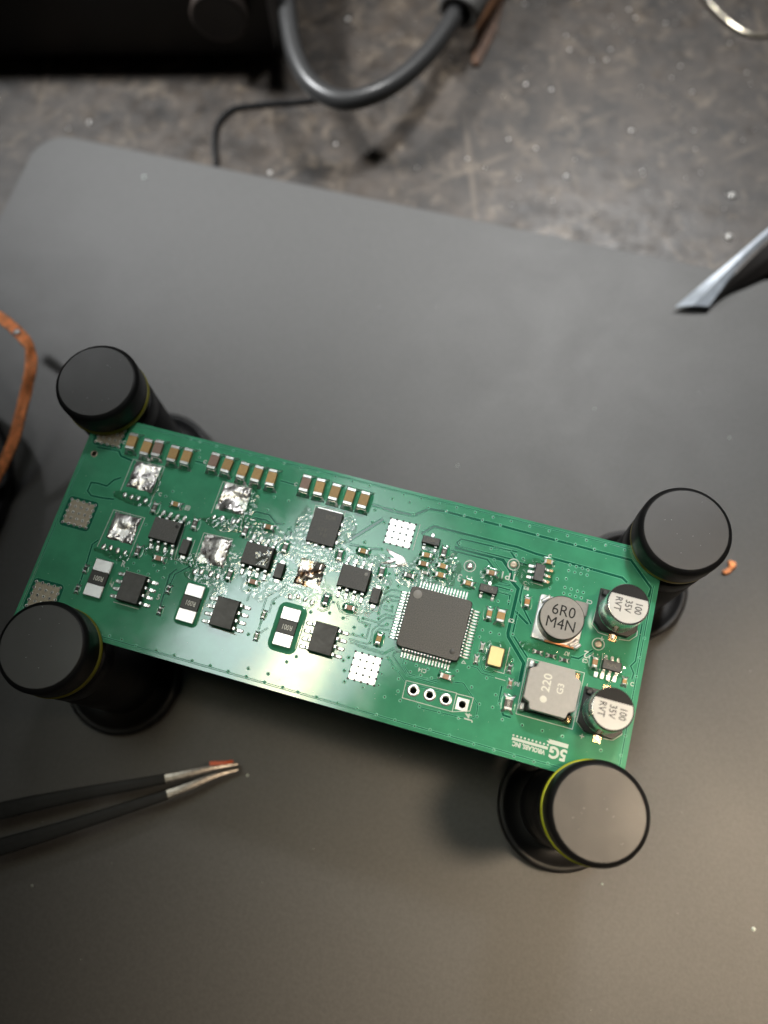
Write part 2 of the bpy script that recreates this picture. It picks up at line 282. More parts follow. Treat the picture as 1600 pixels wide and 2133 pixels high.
SILK=[[(-56.94,8.12),(-56.88,14.06),(-51.15,14.14),(-51.19,7.15)],[(-57.09,-2.11),(-56.81,4.65),(-51.17,4.65),(-51.29,-2.71)],[(-40.61,8.31),(-40.53,14.19),(-35.42,14.37),(-35.0,7.48)],[(-40.66,-0.74),(-40.64,4.79),(-35.52,4.98)],[(-23.7,7.62),(-24.13,14.22),(-19.01,14.27),(-18.53,7.73)],[(-23.51,0.77),(-23.77,4.69),(-19.46,5.1)],[(-51.0,-10.07),(-46.59,-10.11)],[(-50.91,-4.69),(-46.52,-4.71)],[(-34.55,-9.66),(-29.88,-9.87)],[(-44.21,5.37),(-43.99,0.94),(-43.83,-0.76),(-41.61,-0.8),(-41.66,3.21)],[(-11.19,1.13),(-11.16,-0.34),(-9.3,-0.4),(-9.38,3.45)],[(-6.43,15.42),(-6.48,10.84)],[(-2.01,-9.58),(5.96,-9.36),(5.99,-12.25),(-1.9,-12.29),(-2.01,-9.58)],[(5.98,-9.45),(8.61,-9.38),(8.55,-11.44),(5.99,-12.25)],[(15.31,-1.26),(24.1,-1.18),(24.02,-9.91),(15.38,-9.94),(15.31,-1.26)],[(24.13,12.59),(23.73,6.53),(24.92,5.52),(26.42,5.42)],[(28.22,5.3),(29.74,5.52),(30.72,6.6),(30.67,7.4)],[(24.88,-2.63),(24.36,-8.62),(25.75,-9.77),(26.89,-9.73)],[(28.65,-10.0),(30.14,-9.87),(31.25,-8.71),(31.2,-7.96)],[(26.22,2.54),(26.24,-0.19)],[(13.05,10.66),(15.04,10.56)],[(11.07,-5.53),(12.73,-5.54)],[(12.21,-0.34),(12.25,-4.56),(10.79,-4.53)],[(5.55,-4.72),(6.2,-4.64),(5.78,-4.28),(5.55,-4.72)]]
VIAS=[(-10.43,19.77),(-12.07,18.57),(-7.45,19.8),(-9.11,18.71),(-4.36,19.75),(-5.9,18.62),(-1.4,19.78),(-2.87,18.74),(1.75,19.75),(0.16,18.79),(4.78,19.7),(3.2,18.75),(7.78,19.76),(6.23,18.7),(-11.21,16.84),(-7.99,16.84),(-14.32,15.91),(-14.12,13.76),(-12.24,14.2),(-14.45,10.14),(-11.39,9.72),(-5.49,7.6),(-7.91,6.18),(-9.1,6.11),(-7.15,4.52),(-8.73,3.85),(-8.05,1.64),(-7.22,1.02),(-9.01,-0.57),(-8.78,-1.41),(-11.14,-2.01),(-7.25,-1.92),(-10.4,-2.99),(-12.12,-3.77),(-14.24,-2.8),(-16.55,-2.58),(-16.45,-0.78),(-11.94,-4.85),(-10.52,-4.62),(-9.01,-5.42),(0.7,8.92),(0.55,14.01),(8.76,6.27),(10.41,6.71),(7.47,1.15),(8.79,1.11),(10.15,1.19),(7.27,-0.03),(10.47,8.54),(12.19,1.75),(6.78,-5.06),(5.22,-6.06),(9.85,-5.93),(-2.8,-7.02),(-1.12,-6.94),(0.77,-7.04),(-1.73,-8.13),(-0.07,-8.19),(1.65,-8.19),(-5.72,-7.0),(-4.49,-8.29),(-3.23,-9.67),(-2.79,-11.5),(-2.09,-12.77),(0.98,-12.84),(4.08,-12.87),(7.95,-7.87),(7.14,-12.94),(11.76,-9.99),(11.77,-8.03),(9.71,-10.04),(13.58,-11.37),(12.61,-9.2),(9.8,-11.93),(-11.25,-15.73),(-8.16,-15.71),(-5.07,-15.79),(-2.11,-15.8),(1.03,-15.85),(-11.64,-8.54),(-12.29,-9.21),(-11.69,-10.66),(-11.2,-12.31),(-8.17,-12.38),(-5.93,-11.42),(-5.92,-9.61),(-4.56,-12.88),(7.73,-2.68),(13.04,-2.18),(-46.79,20.03),(-43.77,20.01),(-40.69,19.97),(-37.64,19.97),(-34.55,19.94),(-31.53,19.94),(-28.5,19.93),(-25.43,19.91),(-22.39,19.88),(-19.36,19.84),(-16.38,19.85),(-46.41,18.47),(-45.94,17.29),(-31.27,13.75),(-28.71,13.72),(-31.67,11.29),(-34.6,9.1),(-27.12,9.09),(-28.28,9.77),(-26.08,10.14),(-30.27,-2.46),(-25.69,-3.4),(-28.07,-9.26),(-20.81,-11.79),(-19.61,-10.58),(-19.52,-3.23),(12.45,18.64),(15.52,18.62),(18.61,18.6),(21.73,18.6),(10.85,19.72),(14.08,19.74),(17.08,19.73),(20.21,19.73),(23.3,19.72),(26.39,19.75),(5.71,14.41),(6.59,12.73),(11.03,14.14),(9.81,14.42),(18.48,15.02),(19.5,15.01),(20.45,15.01),(21.37,14.98),(18.47,14.05),(19.45,14.05),(20.44,14.08),(21.43,14.1),(16.98,12.25),(18.37,12.63),(18.46,11.2),(19.47,11.22),(20.49,11.14),(21.4,11.17),(18.46,10.25),(19.46,10.27),(20.38,10.24),(21.28,10.24),(16.17,10.54),(16.65,-11.35),(19.74,-11.35),(22.82,-11.35),(28.72,-11.78),(31.91,6.51),(31.76,3.34),(31.77,0.36),(10.26,-16.0),(13.37,-16.02),(16.47,-16.06),(19.49,-16.05),(30.57,13.39),(31.72,-11.69),(31.82,-8.74),(-48.54,20.1),(-48.24,10.31),(-49.13,9.18),(-50.59,3.6),(-48.77,-1.16),(-50.17,-3.16),(-50.85,-4.27),(-48.89,-4.2),(-47.17,-4.26),(-46.81,-2.61),(-45.87,-3.39),(-44.96,-2.57),(-44.59,-4.19),(-43.46,-1.3),(-49.89,-5.68),(-49.57,-15.41),(-47.44,-15.43),(-41.47,-15.56),(-38.43,-15.56),(-35.39,-15.6),(-32.31,-15.57),(-29.26,-15.66),(-26.24,-15.64),(-23.2,-15.72),(-20.24,-15.7),(-26.35,-14.34),(-23.06,-14.33)]
COMP={'mlcc1206': [((-57.74,16.71),'t'),((-54.94,16.33),'t'),((-52.98,16.62),'b'),((-50.01,16.37),'t'),((-47.67,16.48),'t'),((-42.87,16.88),'b'),((-40.39,16.86),'t'),((-37.5,16.53),'t'),((-34.97,16.55),'t'),((-32.42,16.54),'t'),((-26.63,17.01),'b'),((-24.13,16.99),'t'),((-21.44,16.79),'t'),((-18.83,16.72),'t'),((-16.41,16.71),'t')],'small': [((-50.08,6.75),1.6,0.8,0.5,'v','res','R'),((-46.75,8.17),1.6,0.8,0.7,'h','tan',''),((-42.55,5.88),1.6,0.8,0.5,'v','res','R'),((-50.12,-1.02),1.6,0.8,0.5,'v','res','R'),((-46.23,-1.37),1.6,0.8,0.7,'h','pink',''),((-57.48,-6.15),1.0,0.5,0.35,'v','blk',''),((-57.51,-9.66),1.0,0.5,0.35,'v','blk',''),((-42.94,-5.77),1.0,0.5,0.35,'v','blk',''),((-43.08,-9.4),1.0,0.5,0.35,'v','blk',''),((-33.99,6.84),1.6,0.8,0.5,'v','res','R'),((-30.44,8.42),1.6,0.8,0.7,'h','brn',''),((-26.73,5.86),1.6,0.8,0.5,'v','res','R'),((-34.11,-0.87),1.6,0.8,0.5,'v','res','R'),((-30.03,-1.01),1.6,0.8,0.5,'h','pink',''),((-26.65,-5.65),1.0,0.5,0.35,'v','wht',''),((-26.69,-9.22),1.0,0.5,0.35,'v','wht',''),((-17.69,6.94),1.6,0.8,0.5,'v','res','R'),((-14.17,8.51),1.6,0.8,0.7,'h','tan',''),((-10.37,6.05),1.6,0.8,0.5,'v','res','R'),((-17.7,-0.74),1.6,0.8,0.5,'v','blk',''),((-13.66,-0.99),1.6,0.8,0.6,'h','pink',''),((-7.82,-4.58),1.6,0.8,0.7,'v','tan',''),((-4.04,10.54),1.6,0.8,0.7,'h','tan',''),((-4.18,9.01),1.6,0.8,0.7,'h','brn',''),((-1.48,11.82),1.6,0.8,0.6,'v','res','R'),((-1.07,9.43),1.6,0.8,0.7,'h','tan',''),((-3.6,7.69),1.0,0.5,0.35,'h','wht',''),((-1.08,7.95),1.6,0.8,0.7,'h','tan',''),((-5.9,6.57),1.6,0.8,0.5,'h','res','R'),((3.52,7.76),1.6,0.8,0.7,'h','tan',''),((6.7,10.37),1.6,0.8,0.8,'h','brn',''),((7.89,3.88),1.6,0.8,0.7,'v','tan',''),((9.71,3.92),2.0,1.25,1.0,'v','tan',''),((13.2,7.27),1.5,0.8,0.7,'v','org',''),((15.06,14.53),1.3,0.75,0.7,'h','tan',''),((8.06,-1.45),1.0,0.5,0.35,'v','wht',''),((7.64,-3.6),1.0,0.5,0.35,'v','wht',''),((12.92,-3.57),1.0,0.5,0.35,'v','blk',''),((13.51,-5.75),1.0,0.5,0.4,'v','pink',''),((13.93,-8.81),2.0,1.25,0.55,'v','res','200'),((16.53,0.01),1.0,0.5,0.35,'h','blk',''),((18.61,-0.01),1.0,0.5,0.35,'h','blk',''),((20.74,-0.09),1.0,0.5,0.35,'h','blk',''),((25.26,0.77),1.5,0.8,0.7,'v','brn',''),((30.14,-0.89),1.0,0.6,0.5,'v','tan',''),((3.74,-7.44),1.6,0.8,0.7,'h','pink','')],'testpt': [(3.08,10.68),(9.79,12.75),(25.26,3.73)],'hdr': [(-0.56,-10.73),(2.04,-10.73),(4.59,-10.77),(7.21,-10.79)],'hole': (-63.91,13.31),'padrow': [[(-55.96,7.6),(-54.68,7.55),(-53.51,7.64),(-52.16,7.55)],[(-56.07,-1.83),(-54.83,-1.67),(-53.53,-1.8),(-52.21,-1.85)],[(-39.94,7.79),(-38.56,7.94),(-36.54,7.93),(-35.85,8.12)],[(-39.86,-1.83),(-38.79,-1.6),(-37.19,-1.57),(-35.96,-1.64)],[(-23.49,-1.69),(-22.25,-1.35),(-20.99,-1.46),(-19.8,-1.69)]],'sotpads6': {'l': [(12.43,13.25),(12.47,12.29),(12.46,11.37)],'r': [(15.81,13.28),(15.63,12.27),(15.61,11.35)]},'minitext': [((-59.59,16.57),'C'),((-50.14,9.25),'C'),((-44.76,8.36),'C8'),((-44.7,16.75),'C'),((-44.74,16.74),'C'),((-28.44,16.84),'C'),((15.08,15.63),'C'),((12.22,10.25),'C'),((12.6,9.57),'R2'),((11.47,3.82),'C9'),((22.62,9.94),'C2'),((20.89,1.04),'R7'),((23.82,0.68),'C3'),((31.36,-0.96),'C'),((14.5,-5.55),'R6'),((-0.05,11.67),'C'),((-44.79,8.09),'C8'),((0.0,-7.4),'C14'),((-51.74,-3.76),'R'),((-52.5,-7.47),'N'),((-46.01,-7.42),'R'),((-44.16,-7.43),'5'),((-13.63,-2.56),'C'),((-10.74,-1.24),'D2')]}
SPLASH1=[(-10.59, 10.06), (-9.68, 9.88), (-8.71, 9.67), (-7.85, 9.53), (-7.31, 9.2), (-6.99, 8.72), (-6.58, 8.55), (-7.06, 7.96), (-7.76, 7.54), (-8.41, 7.6), (-8.19, 8.12), (-8.62, 8.38), (-8.83, 8.14), (-9.49, 7.58), (-10.64, 7.46), (-10.94, 7.57), (-10.06, 7.99), (-9.54, 8.41), (-10.15, 8.63), (-9.92, 8.78), (-9.26, 8.72), (-9.07, 9.01), (-9.34, 9.31), (-10.03, 9.5), (-10.66, 9.81)]
SPLASH2=[(-9.6, 7.0), (-9.32, 7.63), (-8.48, 7.86), (-7.9, 7.73), (-8.36, 7.42)]
SPECKS=[(-63.1, 154.3, 0.5), (-117.1, 107.0, 0.6), (-121.8, 104.0, 0.32), (-67.7, 103.1, 0.5), (-19.7, 169.2, 0.5), (6.6, 173.5, 0.32), (8.8, 171.2, 0.32), (-7.1, 161.4, 0.32), (16.4, 171.1, 0.32), (22.3, 158.1, 0.32), (26.4, 150.7, 0.32), (-13.6, 143.8, 0.32), (-7.1, 143.6, 0.32), (-5.3, 157.1, 0.32), (14.3, 135.6, 0.5), (18.9, 124.5, 0.32), (1.8, 118.9, 0.45), (-6.9, 125.2, 0.32), (-22.2, 118.3, 0.32), (-33.4, 112.9, 0.32), (40.2, 122.4, 0.8), (41.2, 110.9, 0.9), (38.3, 159.6, 0.32), (32.9, 168.1, 0.32), (36.4, 172.9, 0.32), (28.7, 139.2, 0.32), (4.6, 159.5, 0.32), (4.2, 155.9, 0.32), (-13.9, 126.3, 0.32), (-54.6, 115.1, 0.32)]
MSPECKS=[(-27.9, -30.9, 0.25), (48.3, 60.4, 0.22), (66.0, -31.1, 0.4), (39.5, -31.2, 0.2), (-96.6, 93.5, 0.4), (-5, 40, 0.15), (20, 60, 0.15), (-60, -60, 0.15)]

# ================================================================ SETTING
MZ, BZ = -33.0, -34.5
b = MB(); b.add([(-900, -900, BZ), (900, -900, BZ), (900, 900, BZ), (-900, 900, BZ)], [[0, 1, 2, 3]])
structure('workbench', b.mesh('workbench', 'bench'))
b = MB()
loop = []
for cx, cy, a0, r in ((300 - 8, 100.7 - 8, 0, 8), (-127 + 8, 100.7 - 8, 90, 8), (-127 + 8, -300 + 8, 180, 8), (300 - 8, -300 + 8, 270, 8)):
    for k in range(9):
        a = R(a0 + 90*k/8); loop.append((cx + r*math.cos(a), cy + r*math.sin(a)))
mx, my = 86.5, -99.65
sh = lambda d, z: [(x + (d if x < mx else -d), y + (d if y < my else -d), z) for x, y in loop]
b.loft([sh(0, BZ), sh(0, MZ - .3), sh(.3, MZ)], True, True)
thing('work_mat', 'large flat dark grey mat with rounded corner lying on the worn bench', 'mat', (0, 0, 0), b.mesh('work_mat', 'mat'))

# ================================================================ CIRCUIT BOARD
X0, X1, Y0, Y1, TH = -66.0, 32.65, -16.6, 20.7, 1.6
OR = Vector((-16.65, 2.05, -TH))
board = thing('circuit_board', 'green circuit board crowded with soldered parts, held at its corners by four black clamp posts', 'circuit board', OR)
def on(name, data, x=0., y=0., z=0., rz=0., label=None, kind=None):      # a part of the board, placed in board coordinates
    return link(name, data, board, Vector((x, y, z)) - OR, rz, label, kind)

# board panel with real holes
import bmesh
bm = bmesh.new()
HOLES = [(p[0], p[1], .52) for p in COMP['hdr']] + [(*COMP['hole'], .42)]
def loop_edges(pts):
    vs = [bm.verts.new((x, y, 0)) for x, y in pts]
    return [bm.edges.new((vs[i], vs[(i+1) % len(vs)])) for i in range(len(vs))]
es = loop_edges([(X0, Y0), (X1, Y0), (X1, Y1), (X0, Y1)])
for hx, hy, hr in HOLES: es += loop_edges([(hx + hr*math.cos(2*math.pi*i/24), hy + hr*math.sin(2*math.pi*i/24)) for i in range(24)])
bmesh.ops.triangle_fill(bm, use_beauty=True, edges=es)
for f in bm.faces:
    if f.normal.z < 0: f.normal_flip()
ret = bmesh.ops.extrude_face_region(bm, geom=list(bm.faces))
top_faces = set(f for f in ret['geom'] if isinstance(f, bmesh.types.BMFace))
for v in [g for g in ret['geom'] if isinstance(g, bmesh.types.BMVert)]: v.co.z = 0
for v in bm.verts:
    pass
tv = set(v for f in top_faces for v in f.verts)
for v in bm.verts:
    if v not in tv: v.co.z = -TH
bmesh.ops.recalc_face_normals(bm, faces=bm.faces)
for f in bm.faces:
    f.material_index = 0 if abs(f.normal.z) > .5 else 1
me = bpy.data.meshes.new('board_panel'); bm.to_mesh(me); bm.free()
me.materials.append(MT['mask']); me.materials.append(MT['laminate'])
on('board_panel', me)

# raised / sunk outlines of copper: a dark gap between two lips coloured pale as highlights, following a path
def offset_path(pts, d):
    P = [Vector((x, y)) for x, y in pts]; out = []
    for i, p in enumerate(P):
        if i == 0: t = (P[1] - P[0]).normalized(); n = Vector((-t.y, t.x)); out.append(p + n*d); continue
        if i == len(P) - 1: t = (P[-1] - P[-2]).normalized(); n = Vector((-t.y, t.x)); out.append(p + n*d); continue
        t0 = (p - P[i-1]).normalized(); t1 = (P[i+1] - p).normalized()
        n0 = Vector((-t0.y, t0.x)); n1 = Vector((-t1.y, t1.x)); m = (n0 + n1)
        if m.length < .2: m = n0
        m.normalize(); k = max(m.dot(n0), .4); out.append(p + m*d/k)
    return out
def groove(pts, wd, zo=0., lip=.09, hh=.036, mats=('lip', 'gap')):
    b = MB(); h = wd/2
    prof = [(-h - lip, .002, 0), (-h - lip*.45, hh, 0), (-h + lip*.2, .005, 1), (h - lip*.2, .005, 0), (h + lip*.45, hh, 0), (h + lip, .002, 0)]
    lines = [[(v.x, v.y, z + zo) for v in offset_path(pts, d)] for d, z, _ in prof]
    n = len(pts)
    for k in range(5):
        mi = 1 if k == 2 else 0
        b.add(lines[k] + lines[k+1], [[i, i+1, n+i+1, n+i] for i in range(n-1)], mi)
    # normals up
    me = b.mesh('trace', list(mats)); me.flip_normals(); return me
def flat_line(pts, wd, z, mt, h=.012):
    b = MB(); n = len(pts)
    l0 = [(v.x, v.y, z) for v in offset_path(pts, -wd/2)]; l1 = [(v.x, v.y, z) for v in offset_path(pts, -wd/2*.7)]
    l2 = [(v.x, v.y, z) for v in offset_path(pts, wd/2*.7)]; l3 = [(v.x, v.y, z) for v in offset_path(pts, wd/2)]
    l1 = [(x, y, z + h) for x, y, z in l1]; l2 = [(x, y, z + h) for x, y, z in l2]
    for a, c in ((l0, l1), (l1, l2), (l2, l3)): b.add(a + c, [[i, i+1, n+i+1, n+i] for i in range(n-1)])
    me = b.mesh('silkscreen_line', mt); me.flip_normals(); return me
for i, (wd, pts) in enumerate(GAPS): on('trace', groove(pts, wd, .0007*i))
for i, pts in enumerate(THIN): on('trace', groove(pts, .15, .006 + .0006*i, .075, .034))
for i, pts in enumerate(SILK): on('silkscreen_line', flat_line(pts, .12, .034 + .0005*i, 'silk'))
for i, (pts, wd) in enumerate((([(X0 + .2, Y0 + .75), (X1 - .2, Y0 + .75)], .16), ([(X0 + .2, Y1 - .55), (X1 - .3, Y1 - .55)], .14), ([(X0 + .55, Y0 + .3), (X0 + .55, Y1 - .3)], .14))):
    on('trace', groove(pts, wd, .02 + .002*i))
on('trace', groove([(X1 - .85, Y0 + .3), (X1 - .85, Y1 - 5.6)], .18, .026), label='pale yellow green trace along the right edge')

# vias: a ring with a dark hole each, too many and too small to keep apart
b = MB()
allv = list(VIAS)
for k in range(30):
    x = X0 + 6 + k*3.02
    if x < X1 - 3 and all((x-a)**2 + (Y0+.85-c)**2 > 1.2 for a, c in allv): allv.append((x, Y0 + .85))
for x, y in allv:
    b.lathe([(.30, .006), (.22, .052), (.15, .050), (.13, .036)], 10, x, y, 0, True)
    b.add([(x + .13*math.cos(2*math.pi*i/10), y + .13*math.sin(2*math.pi*i/10), .037) for i in range(10)], [list(range(10))], 1)
on('via', b.mesh('via', ['lip', 'via']), kind='stuff')

# ---- thermal pads with via grids
def grid_pad(cx, cy, w, h, mt, hole_mt, rim, label):
    b = MB(); b.rbox(w, h, .12, .003, .05, .03)
    o = on('thermal_pad', b.mesh('thermal_pad', mt), cx, cy, 0, 0, label)
    rm = MB(); rm.lathe([(.25, .0), (.21, .05), (.155, .045), (.14, .012)] if rim else [(.2, .0), (.19, .012), (.185, .012)], 14, 0, 0, 0, True)
    rr = .145 if rim else .187
    rm.add([(rr*math.cos(2*math.pi*i/14), rr*math.sin(2*math.pi*i/14), .013) for i in range(14)], [list(range(14))], 1)
    me = rm.mesh('via', ['tin' if rim else hole_mt, hole_mt])
    for i in range(5):
        for j in range(5):
            edge = i in (0, 4) or j in (0, 4)
            link('via', me, o, ((i-2)*(w/4.0 - .005), (j-2)*(h/4.0 - .005), .051))
    return o
grid_pad(-62.35, 17.6, 4.3, 4.2, 'bare', 'via', True, 'dull brown pad with a grid of shiny via rims, half under the upper left clamp post')
grid_pad(-62.3, 2.5, 4.3, 4.2, 'bare', 'via', True, 'dull brown pad with a grid of shiny via rims, halfway down the left end')
grid_pad(-62.5, -12.3, 4.3, 4.2, 'bare', 'via', True, 'dull brown pad with a grid of shiny via rims, beside the lower left clamp post')
grid_pad(-9.25, 13.1, 4.28, 4.25, 'padwhite', 'via', False, 'bright white square pad with dark dots, near the top edge')
grid_pad(-8.7, -9.5, 4.28, 4.35, 'padwhite', 'via', False, 'bright white square pad with dark dots, left of the four header holes')
# dark moats round the left pads
for cx, cy in ((-62.35, 17.6), (-62.3, 2.5), (-62.5, -12.3)):
    p = [(cx + x, cy + y) for x, y in rrect(5.0, 4.9, .5, 3)]; p.append(p[0])
    on('trace', groove(p, .5, .004, .05, .02))

# ---- header holes and mounting hole rims
for k, (hx, hy) in enumerate(COMP['hdr']):
    b = MB()
    if k < 3:
        b.lathe([(1.0, .004), (.97, .045), (.56, .05), (.52, .03), (.515, -1.5)], 32)
        on('header_pad', b.mesh('header_pad', 'padwhite'), hx, hy)
    else:
        sq = []
        for i in range(32):
            a = 2*math.pi*i/32; c, s_ = math.cos(a), math.sin(a); q_ = max(abs(c), abs(s_)); sq.append((c/q_, s_/q_))
        rings = [[(.95*x, .95*y, .004) for x, y in sq], [(.92*x, .92*y, .045) for x, y in sq]]
        for r_, z_ in ((.56, .05), (.52, .03), (.515, -1.5)): rings.append([(r_*math.cos(2*math.pi*i/32), r_*math.sin(2*math.pi*i/32), z_) for i in range(32)])
        b.loft(rings, False, False); on('header_pad', b.mesh('header_pad', 'padwhite'), hx, hy, 0, 0, 'square header pad at the end of the row')
b = MB(); b.lathe([(.62, .004), (.58, .03), (.44, .03), (.415, 0), (.41, -1.5)], 28); on('mounting_hole', b.mesh('mounting_hole', 'bare'), *COMP['hole'])

# ---- solder islands where parts were lifted off
def blob_mesh(w, h, amp, seed, mt, n=44, dome=.20, rag=.55):
    b = MB(); vs = []; keep = []
    for j in range(n + 1):
        for i in range(n + 1):
            u = i/n*2 - 1; v = j/n*2 - 1; x = u*w/2*1.06; y = v*h/2*1.06
            e = min(1 - abs(u), 1 - abs(v)) * 6 + rag*fbm(x, y, 1.3, seed)
            z = dome*(1 - u**4)*(1 - v**4) + amp*(1.5*fbm(x, y, .30, seed + 3, 2) + .22*abs(fbm(x, y, .95, seed + 5, 3))) + .10
            for (hx, hy, hr) in pits[seed % 3]:
                d = math.hypot(u - hx, v - hy)/hr
                if d < 1: z -= amp*.55*(1 - d*d)
            z = max(z, .03)*min(1, max(0, e*1.2)) + (0 if e > 0 else -.06); vs.append((x, y, z)); keep.append(e > -.1)
    fs = []
    for j in range(n):
        for i in range(n):
            q_ = [j*(n+1)+i, j*(n+1)+i+1, (j+1)*(n+1)+i+1, (j+1)*(n+1)+i]
            if sum(keep[k] for k in q_) >= 3: fs.append(q_)
    b.add(vs, fs, 0, True); return b.mesh('solder_island', mt)
pits = [[(.75, y, .10) for y in (-.8, -.45, -.1, .25, .6)] + [(-.6, .7, .12)], [(.7, .7, .12), (.8, .2, .1), (.75, -.3, .1), (.6, -.8, .12), (-.8, -.8, .1)], [(.7, y, .11) for y in (-.7, -.2, .3)] + [(-.2, -.6, .12)]]
IS = [(-53.95, 11.55, 4.45, 4.6, .30, 1, 'dirtysolder', 'wrinkled bare solder pad under the leftmost row of tan capacitors'),
      (-54.0, 2.05, 4.5, 4.55, .28, 2, 'dirtysolder', 'mottled dark and bright solder pad above the leftmost R001 resistor'),
      (-37.75, 11.75, 4.7, 4.8, .42, 3, 'dirtysolder', 'lumpy solder pad with gritty flux on its right, under the middle capacitor row'),
      (-37.9, 2.35, 4.55, 4.7, .24, 4, 'dirtysolder', 'bright smooth solder pad above the middle R001 resistor'),
      (-21.5, 2.75, 4.1, 4.3, .62, 5, 'burnt', 'brown burnt blobs of solder above the rightmost R001 resistor')]
for cx, cy, w_, h_, amp, sd, mt, lab in IS: on('solder_island', blob_mesh(w_, h_, amp, sd, mt), cx, cy, .01, 0, lab)
for r_i, row in enumerate(COMP['padrow']):
    for k, (x, y) in enumerate(row):
        b = MB(); s_ = .75 + .25*random.random()
        b.lathe([(.44*s_, .0), (.42*s_, .06), (.32*s_, .11), (.14*s_, .135), (.01, .138)], 16, 0, 0, 0, True)
        me = b.mesh('solder_dot', 'solder' if r_i != 1 else 'dirtysolder')
        me.transform(Matrix.Diagonal((1, 1.25 + .3*random.random(), 1, 1))); on('solder_dot', me, x, y, .01, random.uniform(-.3, .3))

# ---- flux film: crinkled clear residue
def flux_patch(name, x0, x1, y0, y1, field, cell, amp, scale, seed, label=None):
    nx, ny = int((x1-x0)/cell), int((y1-y0)/cell); vs = []; ok = []
    for j in range(ny + 1):
        for i in range(nx + 1):
            x = x0 + i*cell; y = y0 + j*cell; f = field(x, y) + .55*fbm(x, y, .45, seed)
            t = max(0, min(1, f*2.5))
            m_ = .5 + .5*math.tanh(2.5*fbm(x, y, .28, seed + 8, 2)); hh = m_*math.tanh(2.4*fbm(x, y, scale*.5, seed + 2, 3)) + (1 - m_)*1.2*fbm(x, y, scale*1.15, seed + 4, 4); vs.append((x, y, .05 + t*amp*(.5 + .5*hh))); ok.append(f > 0)
    fs = []
    for j in range(ny):
        for i in range(nx):
            q_ = [j*(nx+1)+i, j*(nx+1)+i+1, (j+1)*(nx+1)+i+1, (j+1)*(nx+1)+i]
            if all(ok[k] for k in q_): fs.append(q_)
    used = sorted(set(k for f in fs for k in f)); mp = {k: i for i, k in enumerate(used)}
    b = MB(); b.add([vs[k] for k in used], [[mp[k] for k in f] for f in fs], 0, True)
    return on(name, b.mesh(name, 'flux'), 0, 0, 0, 0, label, 'stuff')
def gauss(lst):
    return lambda x, y: max(1 - ((x-a)/rx)**2 - ((y-c)/ry)**2 for a, c, rx, ry in lst)
flux_patch('flux_residue', -44, 3, -7, 17, gauss([(-21.5, 6.5, 6.5, 3.2), (-21.5, .2, 5.5, 2.8), (-25, 11, 1.6, 3), (-18, 11.5, 1.8, 2.6), (-29, 1.5, 4, 5), (-12.5, 3.5, 4.5, 5.5), (-30.5, 7.2, 4, 2.2), (-35.5, 8, 3.2, 2.0), (-35, 12, 1.6, 3), (-6, 6.8, 3, 2.2), (-2, 9.3, 4.2, 3.2), (-35.2, .6, 2.2, 3.5), (-34.8, -6, 1.4, 4.5), (-40.2, .0, 3.2, 1.8)]), .13, .12, 1.9, 4)
flux_patch('flux_residue', -60, 33, -15, 15, gauss([(-51.5, 11, .9, 2.5), (-54, -2.4, 3.5, 1.1), (-54.4, 7.4, 3.4, 1.2), (-38.5, 7.0, 3, 1.2), (-38, -2.6, 3.6, 1.1), (13.5, 12.2, 3.2, 2.6), (18.6, 2.4, 3.2, 1.0), (17.5, .6, 4.6, 1.1), (10.4, -2.4, 2.6, 2.5), (6.8, 10, 2.2, 1.4), (27, 1, 3, 2.6), (-46.5, 5.9, 3.6, .9), (-46.5, -.3, 3.6, 1.0)]), .13, .07, 1.9, 9)

# wet-looking collars of flux that slope from a part down to the board
def collar(w, h, grow, z, rr=.4):
    b = MB(); g = lambda d, zz: [(x, y, zz) for x, y in rrect(w + 2*d, h + 2*d, rr + d, 4)]
    b.loft([g(.02, z), g(grow*.3, z*.62), g(grow*.65, z*.2), g(grow, .058)], False, False, 0, True); return b.mesh('flux_collar', 'mask')

# ---- chip capacitors and resistors
CER = dict(t='ceramic_t', b='ceramic_b', tan='ceramic_t', brn='ceramic_n', pink='ceramic_p', org='ceramic_o', wht='ceramic_w', res='resist', blk='black')
def two_terminal(kind, L, W, H, colr, tfrac):
    nm = 'chip_resistor' if kind == 'r' else 'ceramic_capacitor'
    b = MB(); t = L*tfrac
    b.rbox(L - 2*t + .04, W*.97, .03, .05, H*(.97 if kind == 'c' else .96), .04, mi=0); body = b.mesh(nm, CER[colr])
    e = MB(); e.rbox(t, W, min(.12, t*.3), .0, H, min(.09, H*.2)); term = e.mesh('terminal', 'tin')
    f = MB(); w2 = W/2 + .06                                      # concave solder fillet at the end face
    prof = [(0, H*.62), (.07*L**.5, H*.34), (.17*L**.5, H*.14), (.34*L**.5, .012)]
    f.ribbon([[(0, y, 0.005)] + [(x, y*(1 + .15*k), z) for k, (x, z) in enumerate(prof)] for y in (-w2, -w2*.5, 0, w2*.5, w2)], 0, True); fil = f.mesh('solder_fillet', 'solder')
    return nm, body, term, fil, L/2 - t/2, L/2
_cache = {}
